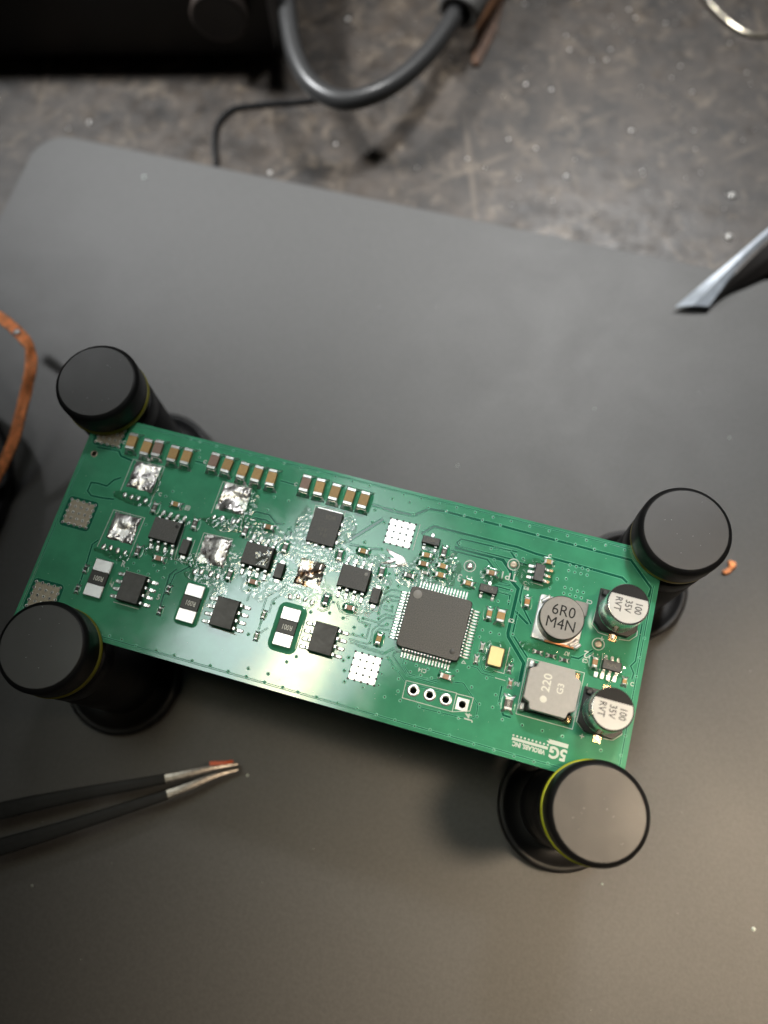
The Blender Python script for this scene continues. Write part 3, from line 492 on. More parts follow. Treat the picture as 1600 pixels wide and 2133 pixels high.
def place_chip(x, y, L, W, H, o, colr, txt='', label=None, col_=None):
    key = (L, W, H, colr, txt != '')
    kind = 'r' if colr in ('res', 'blk', 'wht') else 'c'
    if key not in _cache: _cache[key] = two_terminal(kind, L, W, H, colr, .19 if L > 2.5 else .24)
    nm, body, term, fil, tx, fx = _cache[key]
    rz = math.pi/2 if o == 'v' else 0.
    a = on(nm, body, x, y, .03, rz + random.uniform(-.05, .05), label)
    a.rotation_euler.x = random.uniform(-.012, .012); a.rotation_euler.y = random.uniform(-.012, .012)
    for s_ in (1, -1):
        link('terminal', term, a, (s_*tx, 0, 0)); link('solder_fillet', fil, a, (s_*fx, 0, -.02), 0 if s_ > 0 else math.pi)
    if txt: link('marking', text_mesh({'R': '1001', '200': '2002'}.get(txt, txt), W*.46, 'paleink', .9), a, (0, 0, H*.96 + .004))
    if col_: link('flux_collar', collar(L, W, col_, H*.55), a, (0, 0, -.02))
    return a
for k, ((x, y), c) in enumerate(COMP['mlcc1206']):
    place_chip(x, y, 3.0, 1.55, 1.5, 'v', c, '', 'brown capacitor among the tan ones' if c == 'b' else None, .55)
for (x, y), L, W, H, o, c, txt in COMP['small']:
    place_chip(x, y, L, W, H, o, c, txt, None, .5 if L > 1.2 else .3)

# ---- R001 current sense resistors
SH = [(-54.6, -7.15, .5), (-38.55, -7.05, .5), (-22.35, -6.65, .85)]
b = MB(); b.rbox(3.0, 2.15, .05, .08, .78, .05); sh_body = b.mesh('shunt_resistor', 'black')
b = MB(); b.rbox(3.05, 2.08, .18, .0, .80, .12); sh_term = b.mesh('terminal', 'tinwhite')
for x, y, g in SH:
    a = on('shunt_resistor', sh_body, x, y, .02)
    for s_ in (1, -1): link('terminal', sh_term, a, (0, s_*2.11, 0), 0 if s_ > 0 else math.pi)
    link('flux_collar', collar(3.05, 6.3, g, .55), a, (0, 0, -.01))
    link('marking', text_mesh('R001', 1.15, 'paleink', .74, bold=.012), a, (.05, 0, .785), math.pi)

# ---- gull wing packages
def lead_mesh(out0, out1, zt, wd, th, padw, padl):
    b = MB(); k = (out1 - out0)
    c = [(out0 - .05, zt), (out0 + k*.28, zt), (out0 + k*.36, zt - .06), (out0 + k*.50, th + .12), (out0 + k*.58, th + .03), (out1, th)]
    secs = []
    for i, (u, z) in enumerate(c):
        p0 = Vector(c[max(i-1, 0)]); p1 = Vector(c[min(i+1, len(c)-1)]); t = (p1 - p0).normalized(); n = Vector((-t.y, t.x))*th/2
        secs.append([(u - n.x, -wd/2, z - n.y), (u - n.x, wd/2, z - n.y), (u + n.x, wd/2, z + n.y), (u + n.x, -wd/2, z + n.y)])
    b.loft(secs, True, True, 0)
    cx = out1 - .05
    g = lambda f, z: [(cx + x, y, z) for x, y in rrect(padl*f, padw*f, min(padw, padl)*f*.45, 3)]
    b.loft([g(1, .004), g(.92, .05), g(.6, .10)], False, True, 1, True)
    return b.mesh('lead', ['tin', 'solder'])
def package(nm, x, y, w, h, z0, z1, rz, lead, spots, mt_top, mt_side='epoxyside', label=None, inset=.28, r=.06):
    b = MB()
    g = lambda i, z: [(px, py, z) for px, py in rrect(w - 2*i, h - 2*i, r, 2)]
    zm = z0 + (z1 - z0)*.5
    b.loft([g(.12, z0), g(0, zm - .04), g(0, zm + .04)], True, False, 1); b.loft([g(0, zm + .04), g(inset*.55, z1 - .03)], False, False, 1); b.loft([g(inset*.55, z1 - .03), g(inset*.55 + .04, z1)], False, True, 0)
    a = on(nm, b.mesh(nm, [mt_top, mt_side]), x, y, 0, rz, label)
    for lx, ly, lr in spots: link('lead', lead, a, (lx, ly, 0), lr)
    return a
soic = lead_mesh(1.9, 3.05, .85, .42, .2, .62, 1.15)
sp = [(0, y, 0) for y in (-1.905, -.635, .635, 1.905)] + [(0, y, math.pi) for y in (-1.905, -.635, .635, 1.905)]
for x, y in ((-48.45, -7.3), (-32.5, -7.2), (-16.15, -6.95)):
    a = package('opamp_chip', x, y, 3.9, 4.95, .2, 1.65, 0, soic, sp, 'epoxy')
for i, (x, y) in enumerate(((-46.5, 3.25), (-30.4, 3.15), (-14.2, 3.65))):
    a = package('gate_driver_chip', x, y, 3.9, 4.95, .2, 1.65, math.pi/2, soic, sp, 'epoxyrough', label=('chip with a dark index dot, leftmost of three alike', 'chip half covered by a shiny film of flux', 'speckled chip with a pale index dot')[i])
    b = MB(); b.lathe([(.30, 0), (.29, .006), (.001, .006)], 20)
    link('index_dot', b.mesh('index_dot', ['epoxyside', 'epoxyside', 'dot'][i]), a, (1.0, -1.75, 1.652))
    if i == 1:
        b = MB(); pts = []; n = 26
        fs = []; vs = []
        for jj in range(n + 1):
            for ii in range(n + 1):
                px = -1.6 + 3.2*ii/n; py = -2.15 + 2.5*jj/n
                vs.append((px, py, .012 + .10*max(0, .5 + fbm(px, py, .9, 21))))
        for jj in range(n):
            for ii in range(n):
                px = -1.6 + 3.2*ii/n; py = -2.15 + 2.5*jj/n
                if fbm(px, py, .7, 33) + .9 - 1.1*max(0, py + .6)/1.0 - (.9 if px > .5 and py > -1.4 else 0) > 0: fs.append([jj*(n+1)+ii, jj*(n+1)+ii+1, (jj+1)*(n+1)+ii+1, (jj+1)*(n+1)+ii])
        b.add(vs, fs, 0, True); link('flux_film', b.mesh('flux_film', 'flux'), a, (0, 0, 1.655))

# microcontroller
qlead = lead_mesh(4.95, 5.95, .80, .22, .13, .29, 1.25)
sp = []
for s_ in range(4):
    for k in range(16):
        u = -3.75 + .5*k; a_ = s_*math.pi/2; sp.append((-u*math.sin(a_), u*math.cos(a_), a_))
mcu = package('microcontroller_chip', 0, 0, 10, 10, .12, 1.5, 0, qlead, sp, 'epoxyqfp', label='large square chip with leads on all four sides', inset=.22, r=.55)
b = MB(); b.lathe([(.70, 0), (.69, .006), (.001, .006)], 32); link('index_dot', b.mesh('index_dot', 'dot'), mcu, (-3.72, 3.72, 1.502), 0, 'large pale round mark in the upper left corner')
b = MB(); b.lathe([(.52, .0), (.46, .006), (.30, .07), (.15, .10), (.001, .105)], 28, 0, 0, 0, True); link('index_dot', b.mesh('index_dot', 'epoxy'), mcu, (3.75, -3.6, 1.49), 0, 'small domed moulding mark in the lower right corner')

# power transistor that still sits on its pad
b = MB(); b.rbox(4.75, 5.85, .05, .02, .88, .05, mi=1, mi_top=0); 
a = on('power_transistor', b.mesh('power_transistor', ['epoxyrough', 'epoxyside']), -21.4, 10.7, .02, 0, 'flat speckled transistor ringed by crinkled flux')
b = MB(); b.box(-.28, .28, -.32, .3, 0, .22, .05); pl_ = b.mesh('lead', 'solder')
for k in range(4): link('lead', pl_, a, (-1.9 + 1.27*k, -3.0, 0)); 
for k in range(3): link('lead', pl_, a, (2.45, 1.3 - 1.6*k, 0), math.pi/2)
b = MB(); b.box(-2.2, 2.2, -.25, .3, 0, .16, .05); link('drain_tab', b.mesh('drain_tab', 'solder'), a, (0, 3.0, 0))
link('marking', text_mesh('IOR', 1.05, 'laser'), a, (.6, 1.75, .885)); link('marking', text_mesh('6 2 9', .7, 'laser'), a, (-.2, -.5, .885)); link('marking', text_mesh('P 27', .7, 'laser'), a, (.2, -1.4, .885))

# diodes
b = MB(); b.box(-.42, .42, -.25, .35, .02, .2, .04); dl = b.mesh('lead', 'tin')
for x, y in ((-42.6, 1.5), (-26.35, 1.75), (-10.2, 1.85)):
    b = MB(); g = lambda i, z: [(px, py, z) for px, py in rrect(1.6 - 2*i, 2.7 - 2*i, .06, 2)]
    b.loft([g(.08, .1), g(0, .5)], True, False, 1); b.loft([g(0, .5), g(.14, 1.08)], False, False, 1); b.loft([g(.14, 1.08), g(.18, 1.12)], False, True, 0)
    a = on('diode', b.mesh('diode', ['epoxy', 'epoxyside']), x, y, 0)
    for s_ in (1, -1): link('lead', dl, a, (0, s_*1.55, 0), 0 if s_ > 0 else math.pi)

# SOT packages
s23 = lead_mesh(.62, 1.28, .55, .42, .13, .62, .8)
for x, y, t in ((-3.95, 12.95, '662K'), (6.85, 7.6, '007A')):
    a = package('regulator_chip', x, y, 2.95, 1.35, .1, 1.1, 0, s23, [(0, 0, math.pi/2), (-.95, 0, -math.pi/2), (.95, 0, -math.pi/2)], 'epoxy', inset=.14)
    link('marking', text_mesh(t, .72, 'laser'), a, (0, .02, 1.103))
s6 = lead_mesh(.72, 1.32, .5, .36, .13, .5, .7)
a = package('switching_regulator', 13.98, 12.3, 1.6, 2.9, .1, 1.1, 0, s6, [(0, y, 0) for y in (-.95, 0, .95)] + [(0, y, math.pi) for y in (-.95, 0, .95)], 'epoxy', inset=.14)
a = package('switching_regulator', 27.75, .85, 1.6, 2.9, .1, 1.1, math.pi/2, s6, [(0, y, 0) for y in (-.95, 0, .95)] + [(0, y, math.pi) for y in (-.95, 0, .95)], 'epoxy', inset=.14)
link('marking', text_mesh('9qFIL', .72, 'laser'), a, (0, 0, 1.103), -math.pi/2)
for side, mt in (('l', 'solder'), ('r', 'goldpad')):
    for x, y in COMP['sotpads6'][side]:
        b = MB(); b.rbox(.62, .5, .12, .0, .09, .05); on('solder_pad', b.mesh('solder_pad', mt), x, y, .01)
for k in range(4):
    b = MB(); b.rbox(.62, .9, .15, .0, .12, .06); on('solder_pad', b.mesh('solder_pad', 'padwhite'), 26.35 + .95*k - .55, -.95, .01)

# crystal
b = MB(); b.rbox(2.5, 3.25, .15, .0, .35, .05); a = on('crystal', b.mesh('crystal', 'resist'), 10.4, -2.45, .02)
b = MB(); b.rbox(2.3, 3.05, .3, .3, .78, .14); link('lid', b.mesh('lid', 'gold'), a)

# square grey inductor
ix, iy = 19.45, -5.5
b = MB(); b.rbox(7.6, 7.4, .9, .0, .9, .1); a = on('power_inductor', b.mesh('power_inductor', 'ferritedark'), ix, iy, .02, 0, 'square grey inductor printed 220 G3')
def notch(w, h, c, z, ins=0.):
    W, H = w/2 - ins, h/2 - ins; k = c
    base = [(-W + k, -H), (W - k, -H), (W - k + .12, -H + .25), (W - k + .3, -H + k - .3), (W - .3, -H + k), (W, -H + k + .25), (W, H - k - .25), (W - .3, H - k), (W - k + .3, H - k + .3), (W - k + .12, H - .25), (W - k, H),
            (-W + k, H), (-W + k - .12, H - .25), (-W + k - .3, H - k + .3), (-W + .3, H - k), (-W, H - k - .25), (-W, -H + k + .25), (-W + .3, -H + k), (-W + k - .3, -H + k - .3), (-W + k - .12, -H + .25)]
    return [(x, y, z) for x, y in base]
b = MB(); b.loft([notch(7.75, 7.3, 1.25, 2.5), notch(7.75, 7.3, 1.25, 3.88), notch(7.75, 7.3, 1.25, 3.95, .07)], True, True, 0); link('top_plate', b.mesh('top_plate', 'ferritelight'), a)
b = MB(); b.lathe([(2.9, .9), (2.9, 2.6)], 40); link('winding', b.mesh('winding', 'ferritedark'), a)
b = MB(); b.rbox(.95, 1.25, .25, .0, 1.3, .2); tm = b.mesh('terminal', 'solder')
for sx_, sy_, mt in ((-1, 1, 'tinwhite'), (1, 1, 'goldpad'), (-1, -1, 'tinwhite'), (1, -1, 'goldpad')):
    b = MB(); b.rbox(.9, 1.2, .25, .0, 1.5, .2); link('terminal', b.mesh('terminal', mt), a, (sx_*3.55, sy_*3.3, 0))
link('marking', text_mesh('220', 1.75, 'paleink', 1.05, bold=.03), a, (-.95, .75, 3.956), math.pi/2); link('marking', text_mesh('G3', 1.35, 'paleink', 1., bold=.02), a, (1.15, .4, 3.956), math.pi/2)
b = MB(); b.lathe([(.52, 0), (.50, .006), (.001, .006)], 24); link('marking', b.mesh('marking', 'paleink'), a, (-1.0, -1.75, 3.951), 0, 'round pale dot before the number')

# round drum inductor on a square tinned frame
dx, dy = 18.65, 5.55
b = MB(); b.rbox(7.4, 7.2, .35, .0, .45, .12); a = on('drum_inductor', b.mesh('drum_inductor', 'solder'), dx, dy, .02, 0, 'round grey drum inductor printed 6R0 M4N on a square tinned frame')
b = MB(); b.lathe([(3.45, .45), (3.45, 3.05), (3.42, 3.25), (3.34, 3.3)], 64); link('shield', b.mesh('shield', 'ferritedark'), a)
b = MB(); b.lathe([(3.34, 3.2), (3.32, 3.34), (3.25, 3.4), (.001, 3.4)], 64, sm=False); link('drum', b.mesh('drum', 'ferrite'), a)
link('marking', text_mesh('6R0', 2.45, 'greyink', .95), a, (0.05, 1.0, 3.405)); link('marking', text_mesh('M4N', 2.45, 'greyink', .93), a, (0, -1.1, 3.405))
for (px, py, rz) in ((-2.75, 2.9, -.75), (2.85, -2.8, -.75)):
    b = MB(); b.rbox(.55, 1.7, .15, .4, 1.0, .15); b.rbox(.5, 1.2, .15, .4, 1.25, .15, .75, .1); link('wire_clip', b.mesh('wire_clip', 'solder'), a, (px, py, 0), rz)
b = MB(); b.rbox(2.2, 2.2, .3, .4, 1.9, .2); link('corner_block', b.mesh('corner_block', 'ferrite'), a, (2.65, 2.55, 0))
b = MB(); b.box(-2.2, 2.6, -.18, .18, .3, .62, .08); link('copper_strap', b.mesh('copper_strap', 'copper'), a, (.6, -3.55, 0))

# electrolytic capacitors
def electrolytic(x, y, lab):
    b = MB(); pl_ = [(-3.3, 3.3), (-3.3, -2.1), (-2.1, -3.3), (2.1, -3.3), (3.3, -2.1), (3.3, 3.3)]
    rg = lambda d, z: [(px*(1 - d), py*(1 - d), z) for px, py in pl_]
    b.loft([rg(0, 0), rg(0, .85), rg(.02, .95)], True, True); b2 = b.mesh('electrolytic_capacitor', 'plastic'); 
    a = on('electrolytic_capacitor', b2, x, y, .02, 0, lab)
    for (px, py) in ((-2.6, 2.6), (2.6, 2.6), (-2.7, 0), (2.7, 0)):
        c = MB(); c.rbox(1.0, 1.0, .3, .9, 1.5, .2); link('base_lug', c.mesh('base_lug', 'plastic'), a, (px, py, 0))
    b = MB(); b.lathe([(3.1, .95), (3.15, 1.1), (3.15, 1.9), (3.05, 2.1), (3.15, 2.3), (3.15, 7.35), (3.1, 7.55), (2.98, 7.66), (2.9, 7.68)], 72); link('can', b.mesh('can', 'alu'), a)
    b = MB(); b.lathe([(2.9, 7.68), (2.88, 7.70), (.001, 7.70)], 72, sm=False); tp = link('can_top', b.mesh('can_top', 'alutop'), a)
    b = MB(); ch = 1.15; r_ = 3.02; a0 = math.asin(ch/r_); pts = [(r_*math.cos(a0 + (math.pi - 2*a0)*i/30), r_*math.sin(a0 + (math.pi - 2*a0)*i/30)) for i in range(31)]
    b.loft([[(px, py, 7.69 if math.hypot(px, py) < 2.9 else 7.69) for px, py in pts], [(px, py, 7.712) for px, py in pts]], False, True); link('polarity_band', b.mesh('polarity_band', 'blackink'), a)
    for t, px in (('100', 1.5), ('35V', 0.), ('RVT', -1.5)): link('marking', text_mesh(t, 1.45, 'greyink', .84, bold=.012), a, (px, -.32, 7.706), -math.pi/2)
    c = MB(); c.rbox(1.3, 1.25, .12, .0, .14, .05); link('terminal', c.mesh('terminal', 'goldpad'), a, (0, -3.85, 0)); link('terminal', c.mesh('terminal', 'goldpad'), a, (0, 3.85, 0))
    c = MB(); c.rbox(.6, 1.0, .12, .1, .34, .08); link('terminal_tab', c.mesh('terminal_tab', 'tin'), a, (0, -3.6, 0))
    return a
electrolytic(27.15, 9.1, 'electrolytic capacitor nearer the upper right clamp post'); electrolytic(27.8, -6.5, 'electrolytic capacitor nearer the lower right clamp post')

# test points
for k, (x, y) in enumerate(COMP['testpt']):
    b = MB(); b.lathe([(1.0, .004), (.97, .034), (.86, .034), (.83, .01)], 32); 
    a = on('test_point', b.mesh('test_point', 'silk'), x, y, .03)
    b = MB(); b.lathe([(.62, .004), (.55, .06), (.3, .16 if k == 0 else .07), (.001, .2 if k == 0 else .06)], 24, 0, 0, 0, True); link('pad', b.mesh('pad', 'padwhite' if k == 0 else 'bare'), a)
def legend(t, size, x, y, rz, sx=1., bold=.02): return on('silkscreen_text', text_mesh(t, size, 'silk', sx, .006, bold), x, y, .045, rz)
tp = COMP['testpt']
legend('TP1', 1.75, tp[1][0] - .35, tp[1][1] - 2.05, math.pi + .02); legend('TP3', 1.75, tp[0][0] - .15, tp[0][1] - 2.2, math.pi + .02); legend('TP2', 1.6, tp[2][0] - .6, tp[2][1] - 2.0, math.pi)
legend('J4', 1.5, 8.55, -13.35 + 1.0, math.pi/2); legend('+', 1.5, 25.6, 4.6, 0); legend('+', 1.4, 25.6, -10.6, 0)
for (x, y), t in COMP['minitext']: legend(t, .85 if t not in ('5', 'N', 'R') else 1.3, x, y, math.pi if len(t) > 1 else 0, .9, .03)
# maker's mark: the big 5G with a bar, a comb of ticks and the name line, printed upside down like the rest of the legend
lx, ly = 19.7, -13.4
on('silkscreen_text', text_mesh('VIROLABS, INC', .92, 'silk', .80, .006, .05), 18.3, -14.3, .045, math.pi)
on('silkscreen_text', text_mesh('5G', 2.35, 'silk', .92, .006, .09), 22.65, -13.9, .045, math.pi)
b = MB(); b.rbox(5.5, .42, .05, .03, .05, .01); on('silkscreen_mark', b.mesh('silkscreen_mark', 'silk'), 18.35, -13.62)
b = MB(); b.loft([[(x*k, y*k, z) for x, y in ((-1.75, -.02), (-1.35, -.33), (1.55, -.31), (1.55, .31), (-1.5, .31), (-1.3, .1))] for z, k in ((.03, 1), (.05, .98))], True, True); on('silkscreen_mark', b.mesh('silkscreen_mark', 'silk'), 22.4, -12.55)
b = MB(); b.lathe([(.17, .03), (.16, .05), (.001, .05)], 10); me = b.mesh('silkscreen_mark', 'silk')
for k in range(10): on('silkscreen_mark', me, 15.72 + .585*k, -13.15)

# white torn splash of solder mask and tin next to the upper white pad
def poly_blob(pts, z, mt, name, label):
    b = MB(); n = len(pts); c = Vector((sum(p[0] for p in pts)/n, sum(p[1] for p in pts)/n))
    r0 = [(x, y, .01) for x, y in pts]; r1 = [(c.x + (x - c.x)*.93, c.y + (y - c.y)*.93, z*.7) for x, y in pts]; r2 = [(c.x + (x - c.x)*.6, c.y + (y - c.y)*.6, z) for x, y in pts]
    b.loft([r0, r1, r2], False, True, 0, True); return on(name, b.mesh(name, mt), 0, 0, 0, 0, label)
poly_blob(SPLASH1, .12, 'tinwhite', 'solder_splash', 'white torn splash of solder below the upper white pad')
poly_blob(SPLASH2, .10, 'tinwhite', 'solder_splash', 'thin white arm of the torn splash')

b = MB(); rd = random.Random(11)
for i in range(260):
    x, y, r_ = rd.uniform(X0 + 1, X1 - 1), rd.uniform(Y0 + 1, Y1 - 1), rd.uniform(.02, .055)
    b.lathe([(r_, .008), (r_*.8, .05), (.001, .06)], 6, x, y, 0, True)
on('dust', b.mesh('dust', 'silk'), kind='stuff')

# ================================================================ PILLARS
def pillar(x, y, lab, rc, ring):
    ring_r = {'goldring': 7.12, 'yellow': 7.44, 'yellow_shaded': 7.3}[ring]
    o = thing('board_clamp', lab, 'clamp', (x, y, MZ), None, 'black round clamps holding the board corners'); z = lambda v: v - MZ
    def part(nm, prof, mt, cap1=False, sm=True):
        b = MB(); b.lathe([(r, z(h)) for r, h in prof], 96, sm=sm, cap1=cap1); return link(nm, b.mesh(nm, mt), o)
    part('base', [(0.01, MZ), (10.7, MZ), (10.95, MZ + .4), (10.95, MZ + 3.0), (10.7, MZ + 3.3), (9.7, MZ + 3.3), (9.5, MZ + 2.8), (7.0, MZ + 2.6)], 'anod')
    part('stem', [(7.0, MZ + 2.4), (7.0, -6.2), (6.85, -6.0), (7.05, -5.8), (7.05, -2.0), (6.9, -1.75), (2.0, -1.75)], 'anod')
    part('neck', [(2.4, -1.8), (2.4, .25)], 'anod')
    part('ring', [(2.0, .08), (ring_r - .15, .08), (ring_r, .22), (ring_r, .85), (ring_r - .2, 1.0), (6.6, 1.02)], ring)
    part('cap', [(6.6, .95), (7.05, 1.15), (rc, 1.4), (rc, 5.35), (rc - .12, 5.72), (6.55, 6.2), (6.42, 6.24)], 'anod')
    b = MB(); rd = random.Random(int(x*10))
    for i in range(9):
        a_, q_, r_ = rd.uniform(0, 6.28), rd.uniform(.5, 6.2), rd.uniform(.02, .06); b.lathe([(r_, 0), (r_*.7, .04), (.001, .05)], 6, q_*math.cos(a_), q_*math.sin(a_), 0, True)
    link('dust', b.mesh('dust', 'silk'), o, (0, 0, z(6.31)), kind='stuff')
    part('cap_pad', [(6.42, 6.05), (6.42, 6.28), (6.36, 6.32), (.001, 6.32)], 'rubber', sm=False)
    return o
pillar(-65.35, 23.95, 'black round clamp post with dark cap at the top left, nearest the copper braid', 7.2, 'yellow_shaded')
pillar(-56.6, -20.1, 'black round clamp post with dark cap at the lower left, above the tweezers', 7.2, 'yellow_shaded')
pillar(33.75, 23.25, 'black round clamp post with grey cap at the right end, beyond the electrolytic capacitors', 7.2, 'goldring')
pillar(29.0, -20.7, 'black round clamp post with bright yellow ring and grey cap at the lower right', 7.2, 'yellow')

# ================================================================ TWEEZERS
tw = thing('tweezers', 'black coated tweezers with bare pointed tips and a red painted mark, lower left', 'tweezers', (-60, -48, MZ))
def arm(pts, w0, w1, th, mats, frm, to, nm, dz=0.):
    P = smooth_path(pts, 8); n = len(P); b = MB(); secs = []
    for i, p in enumerate(P):
        t = (P[min(i+1, n-1)] - P[max(i-1, 0)]).normalized(); s_ = Vector((-t.y, t.x, 0)).normalized(); f = i/(n-1)
        if f < frm - 1e-6 or f > to + 1e-6: continue
        wd = (w0 + (w1 - w0)*f)/2; hh = th*(.35 + .65*min(1, f*3))/2
        p = p + Vector((0, 0, dz)) - tw.location
        secs.append([p + s_*wd*.9 - Vector((0, 0, hh)), p - s_*wd*.9 - Vector((0, 0, hh)), p - s_*wd + Vector((0, 0, hh*.6)), p - s_*wd*.86 + Vector((0, 0, hh*.92)), p - s_*wd*.2 + Vector((0, 0, hh*1.05)), p + s_*wd*.5 + Vector((0, 0, hh*.98)), p + s_*wd*.88 + Vector((0, 0, hh*.85)), p + s_*wd + Vector((0, 0, hh*.5))])
    b.ribbon(secs, 0, False); return link(nm, b.mesh(nm, mats), tw)
TU = [(-28.4, -29.2, -30.0), (-32.8, -31.2, -28.6), (-40.1, -35.1, -27.2), (-55.4, -42.4, -25.6), (-67.0, -48.4, -25), (-95, -63.5, -25)]
TL = [(-28.1, -30.1, -30.0), (-32.3, -32.6, -28.6), (-38.8, -37.5, -27.2), (-53.5, -47.1, -25.6), (-64.5, -53.9, -25), (-90, -69.5, -25)]
TS = ((-29.9, -30.0), (-29.8, -31.2))
def drop(pts): return [persp(p) for p in pts]
CAMP = Vector((4.544, -24.104, 130.561))
def persp(p):     # same sight line, lower height (the arms lie just above the mat)
    q_ = Vector((p[0], p[1], -24.0)); d = q_ - CAMP; s_ = (p[2] - CAMP.z)/d.z; return CAMP + d*s_
TU = drop(TU); TL = drop(TL)
arm(TU, .5, 3.5, 1.0, 'steel', 0, .425, 'tip'); arm(TU, .52, 3.6, 1.05, 'darkcoat', .40, 1, 'arm')
arm(TL, .5, 3.5, 1.0, 'steel', 0, .42, 'tip'); arm(TL, .52, 3.6, 1.05, 'darkcoat', .40, 1, 'arm')
pm = [TU[0] + Vector((-.9, .25, .35)), TU[0].lerp(TU[1], .5) + Vector((-.2, .55, .45)), TU[1] + Vector((-.4, .75, .5))]
arm(pm, .5, .8, .3, 'red', 0, 1, 'paint_mark')

# ================================================================ COPPER BRAID
bp_ = [(-109.9, 44.4, -20.0), (-104.4, 42.2, -18.5), (-98.8, 39.5, -17), (-94.4, 36.6, -16), (-92.2, 33.4, -15.6), (-91.8, 29.4, -17), (-91.7, 22.8, -19), (-92.0, 17.8, -21), (-93.6, 12.5, -23.5), (-97, 4, -28)]
P = smooth_path(bp_, 20); n = len(P); b = MB(); strands = 7
# flat woven strip: crossing strands over a core ribbon that twists at the bend
def frame(i):
    t = (P[min(i+1, n-1)] - P[max(i-1, 0)]).normalized(); f = i/(n-1)
    tw_ = .15 + 1.0*math.exp(-((f - .37)/.06)**2) + .8*math.exp(-((f - .56)/.05)**2)
    s_ = t.cross(Vector((0, 0, 1))).normalized(); u_ = s_.cross(t).normalized()
    return t, s_*math.cos(tw_) + u_*math.sin(tw_), u_*math.cos(tw_) - s_*math.sin(tw_)
secs = []
for i in range(n):
    t, s_, u_ = frame(i); hw = 1.1
    secs.append([P[i] + s_*hw*a + u_*.16*c for a, c in ((-1, -.6), (1, -.6), (1, .6), (-1, .6))])
core = MB(); core.ribbon(secs)
br = thing('copper_braid', 'orange copper desoldering braid bent at the left edge', 'braid', P[80])
o = link('core', core.mesh('core', 'braidcore'), br); o.location = -P[80]
wv = MB(); cum = [0]
for i in range(1, n): cum.append(cum[-1] + (P[i] - P[i-1]).length)
for dirn in (1, -1):
    for k in range(6):
        pts = []
        for i in range(0, n):
            t, s_, u_ = frame(i); ph = (cum[i]/4.2*dirn + k/6.0) % 1.0; tri = 4*abs(ph - .5) - 1; sd = 1 if ph < .5 else -1
            pts.append(P[i] + s_*1.12*tri + u_*sd*(.20 + .08*math.sin(ph*60)))
        wv.tube(pts, .17, 5, 0, False)
o = link('woven_strands', wv.mesh('woven_strands', 'braid'), br, kind='stuff'); o.location = -P[80]
b = MB(); b.lathe([(.001, -.35), (.6, -.2), (.85, 0), (.6, .3), (.001, .4)], 16); link('solder_bead', b.mesh('solder_bead', 'solder'), br, Vector((-98.2, 38.9, -16.2)) - P[80])

b = MB(); b.lathe([(.001, 0), (25, 0), (26, .8), (26, 3), (25.2, 3.6), (22, 3.7), (22, 9.5), (25.2, 9.6), (26, 10.2), (26, 12), (25, 12.8), (9, 12.8), (8.4, 12), (8.4, 5), (.001, 5)], 64)
thing('braid_spool', 'dark round spool on the mat at the left edge, under the copper braid', 'spool', (-119.5, 3.0, MZ), b.mesh('braid_spool', 'anod'))

# ================================================================ THINGS AT THE BACK OF THE BENCH
cb = [(-83.0, 168.0, -24), (-79.4, 157.0, -25), (-74.7, 143.3, -26), (-69.2, 132.0, -27), (-62.8, 125.1, -28), (-54.7, 122.5, -28), (-47.2, 125.3, -27), (-41.6, 130.8, -26), (-37.5, 137.8, -25), (-34.7, 145.3, -24), (-33.1, 151.2, -23), (-31.5, 158, -22)]
cb = [tuple(CAMP + (Vector(p) - CAMP)*((p[2] + up - CAMP.z)/(p[2] - CAMP.z))) for p, up in zip(cb, (5, 6, 7, 8, 9, 9, 8, 6, 4, 2, 0, 0))]
b = MB(); b.tube(smooth_path(cb, 8), 2.25, 18); thing('power_cable', 'thick black cable looping into a grey sleeve at the top', 'cable', (0, 0, 0), b.mesh('power_cable', 'cable'))
sl = thing('cable_sleeve', 'dark grey open ended plug sleeve that swallows the looped cable', 'plug', (-33.0, 149.6, -23))
b = MB(); d = Vector((-31.0, 163.0, -21.5)) - Vector((-33.3, 149.4, -23.3)); rot_ = d.to_track_quat('Z', 'Y').to_matrix().to_4x4()
b.lathe([(3.5, 9), (3.5, .5), (3.8, 0), (4.9, 0), (5.3, .5), (5.5, 8), (5.5, 34)], 40); me = b.mesh('sleeve', 'sleeve'); me.transform(rot_); link('sleeve', me, sl)
b = MB(); b.tube(smooth_path([(-81.3, 95, -34.2), (-81.3, 101.2, -33.9), (-84.0, 108.0, -33.8), (-85.1, 113.5, -33.8), (-83.6, 117.9, -33.8), (-81.1, 120.0, -33.8), (-74.4, 122.7, -33.8), (-67.5, 125.0, -33.8), (-58.0, 128.7, -33.6), (-53.5, 130.4, -33.6), (-48.6, 133.1, -33.6), (-43.8, 138.3, -33.6), (-39.5, 145.6, -33.6), (-37.0, 152.7, -33.6), (-36.0, 161.1, -33.6), (-35.3, 176.6, -33.6)], 8), .6, 10)
thing('thin_lead', 'thin black wire bending over the bench towards the edge of the mat', 'wire', (0, 0, 0), b.mesh('thin_lead', 'anod'))
dv = thing('bench_device', 'black boxy device at the top left with a round knob on its front', 'device', (-111, 128, BZ))
dd = Vector((.972, .236, 0)); dn = Vector((-.236, .972, 0)); p0 = Vector((-76.5, 136.4, BZ)) - dv.location
b = MB(); rings = []
for ins, z_ in ((0.6, 2), (0, 3), (0, 24), (1.5, 27)):
    rings.append([p0 + dd*(0 - ins) + dn*ins + Vector((0, 0, z_)), p0 + dd*(0 - ins) + dn*(80 - ins) + Vector((0, 0, z_)), p0 - dd*(150 - ins) + dn*(80 - ins) + Vector((0, 0, z_)), p0 - dd*(150 - ins) + dn*ins + Vector((0, 0, z_))][::-1])
b.loft(rings, True, True); link('housing', b.mesh('housing', 'device'), dv)
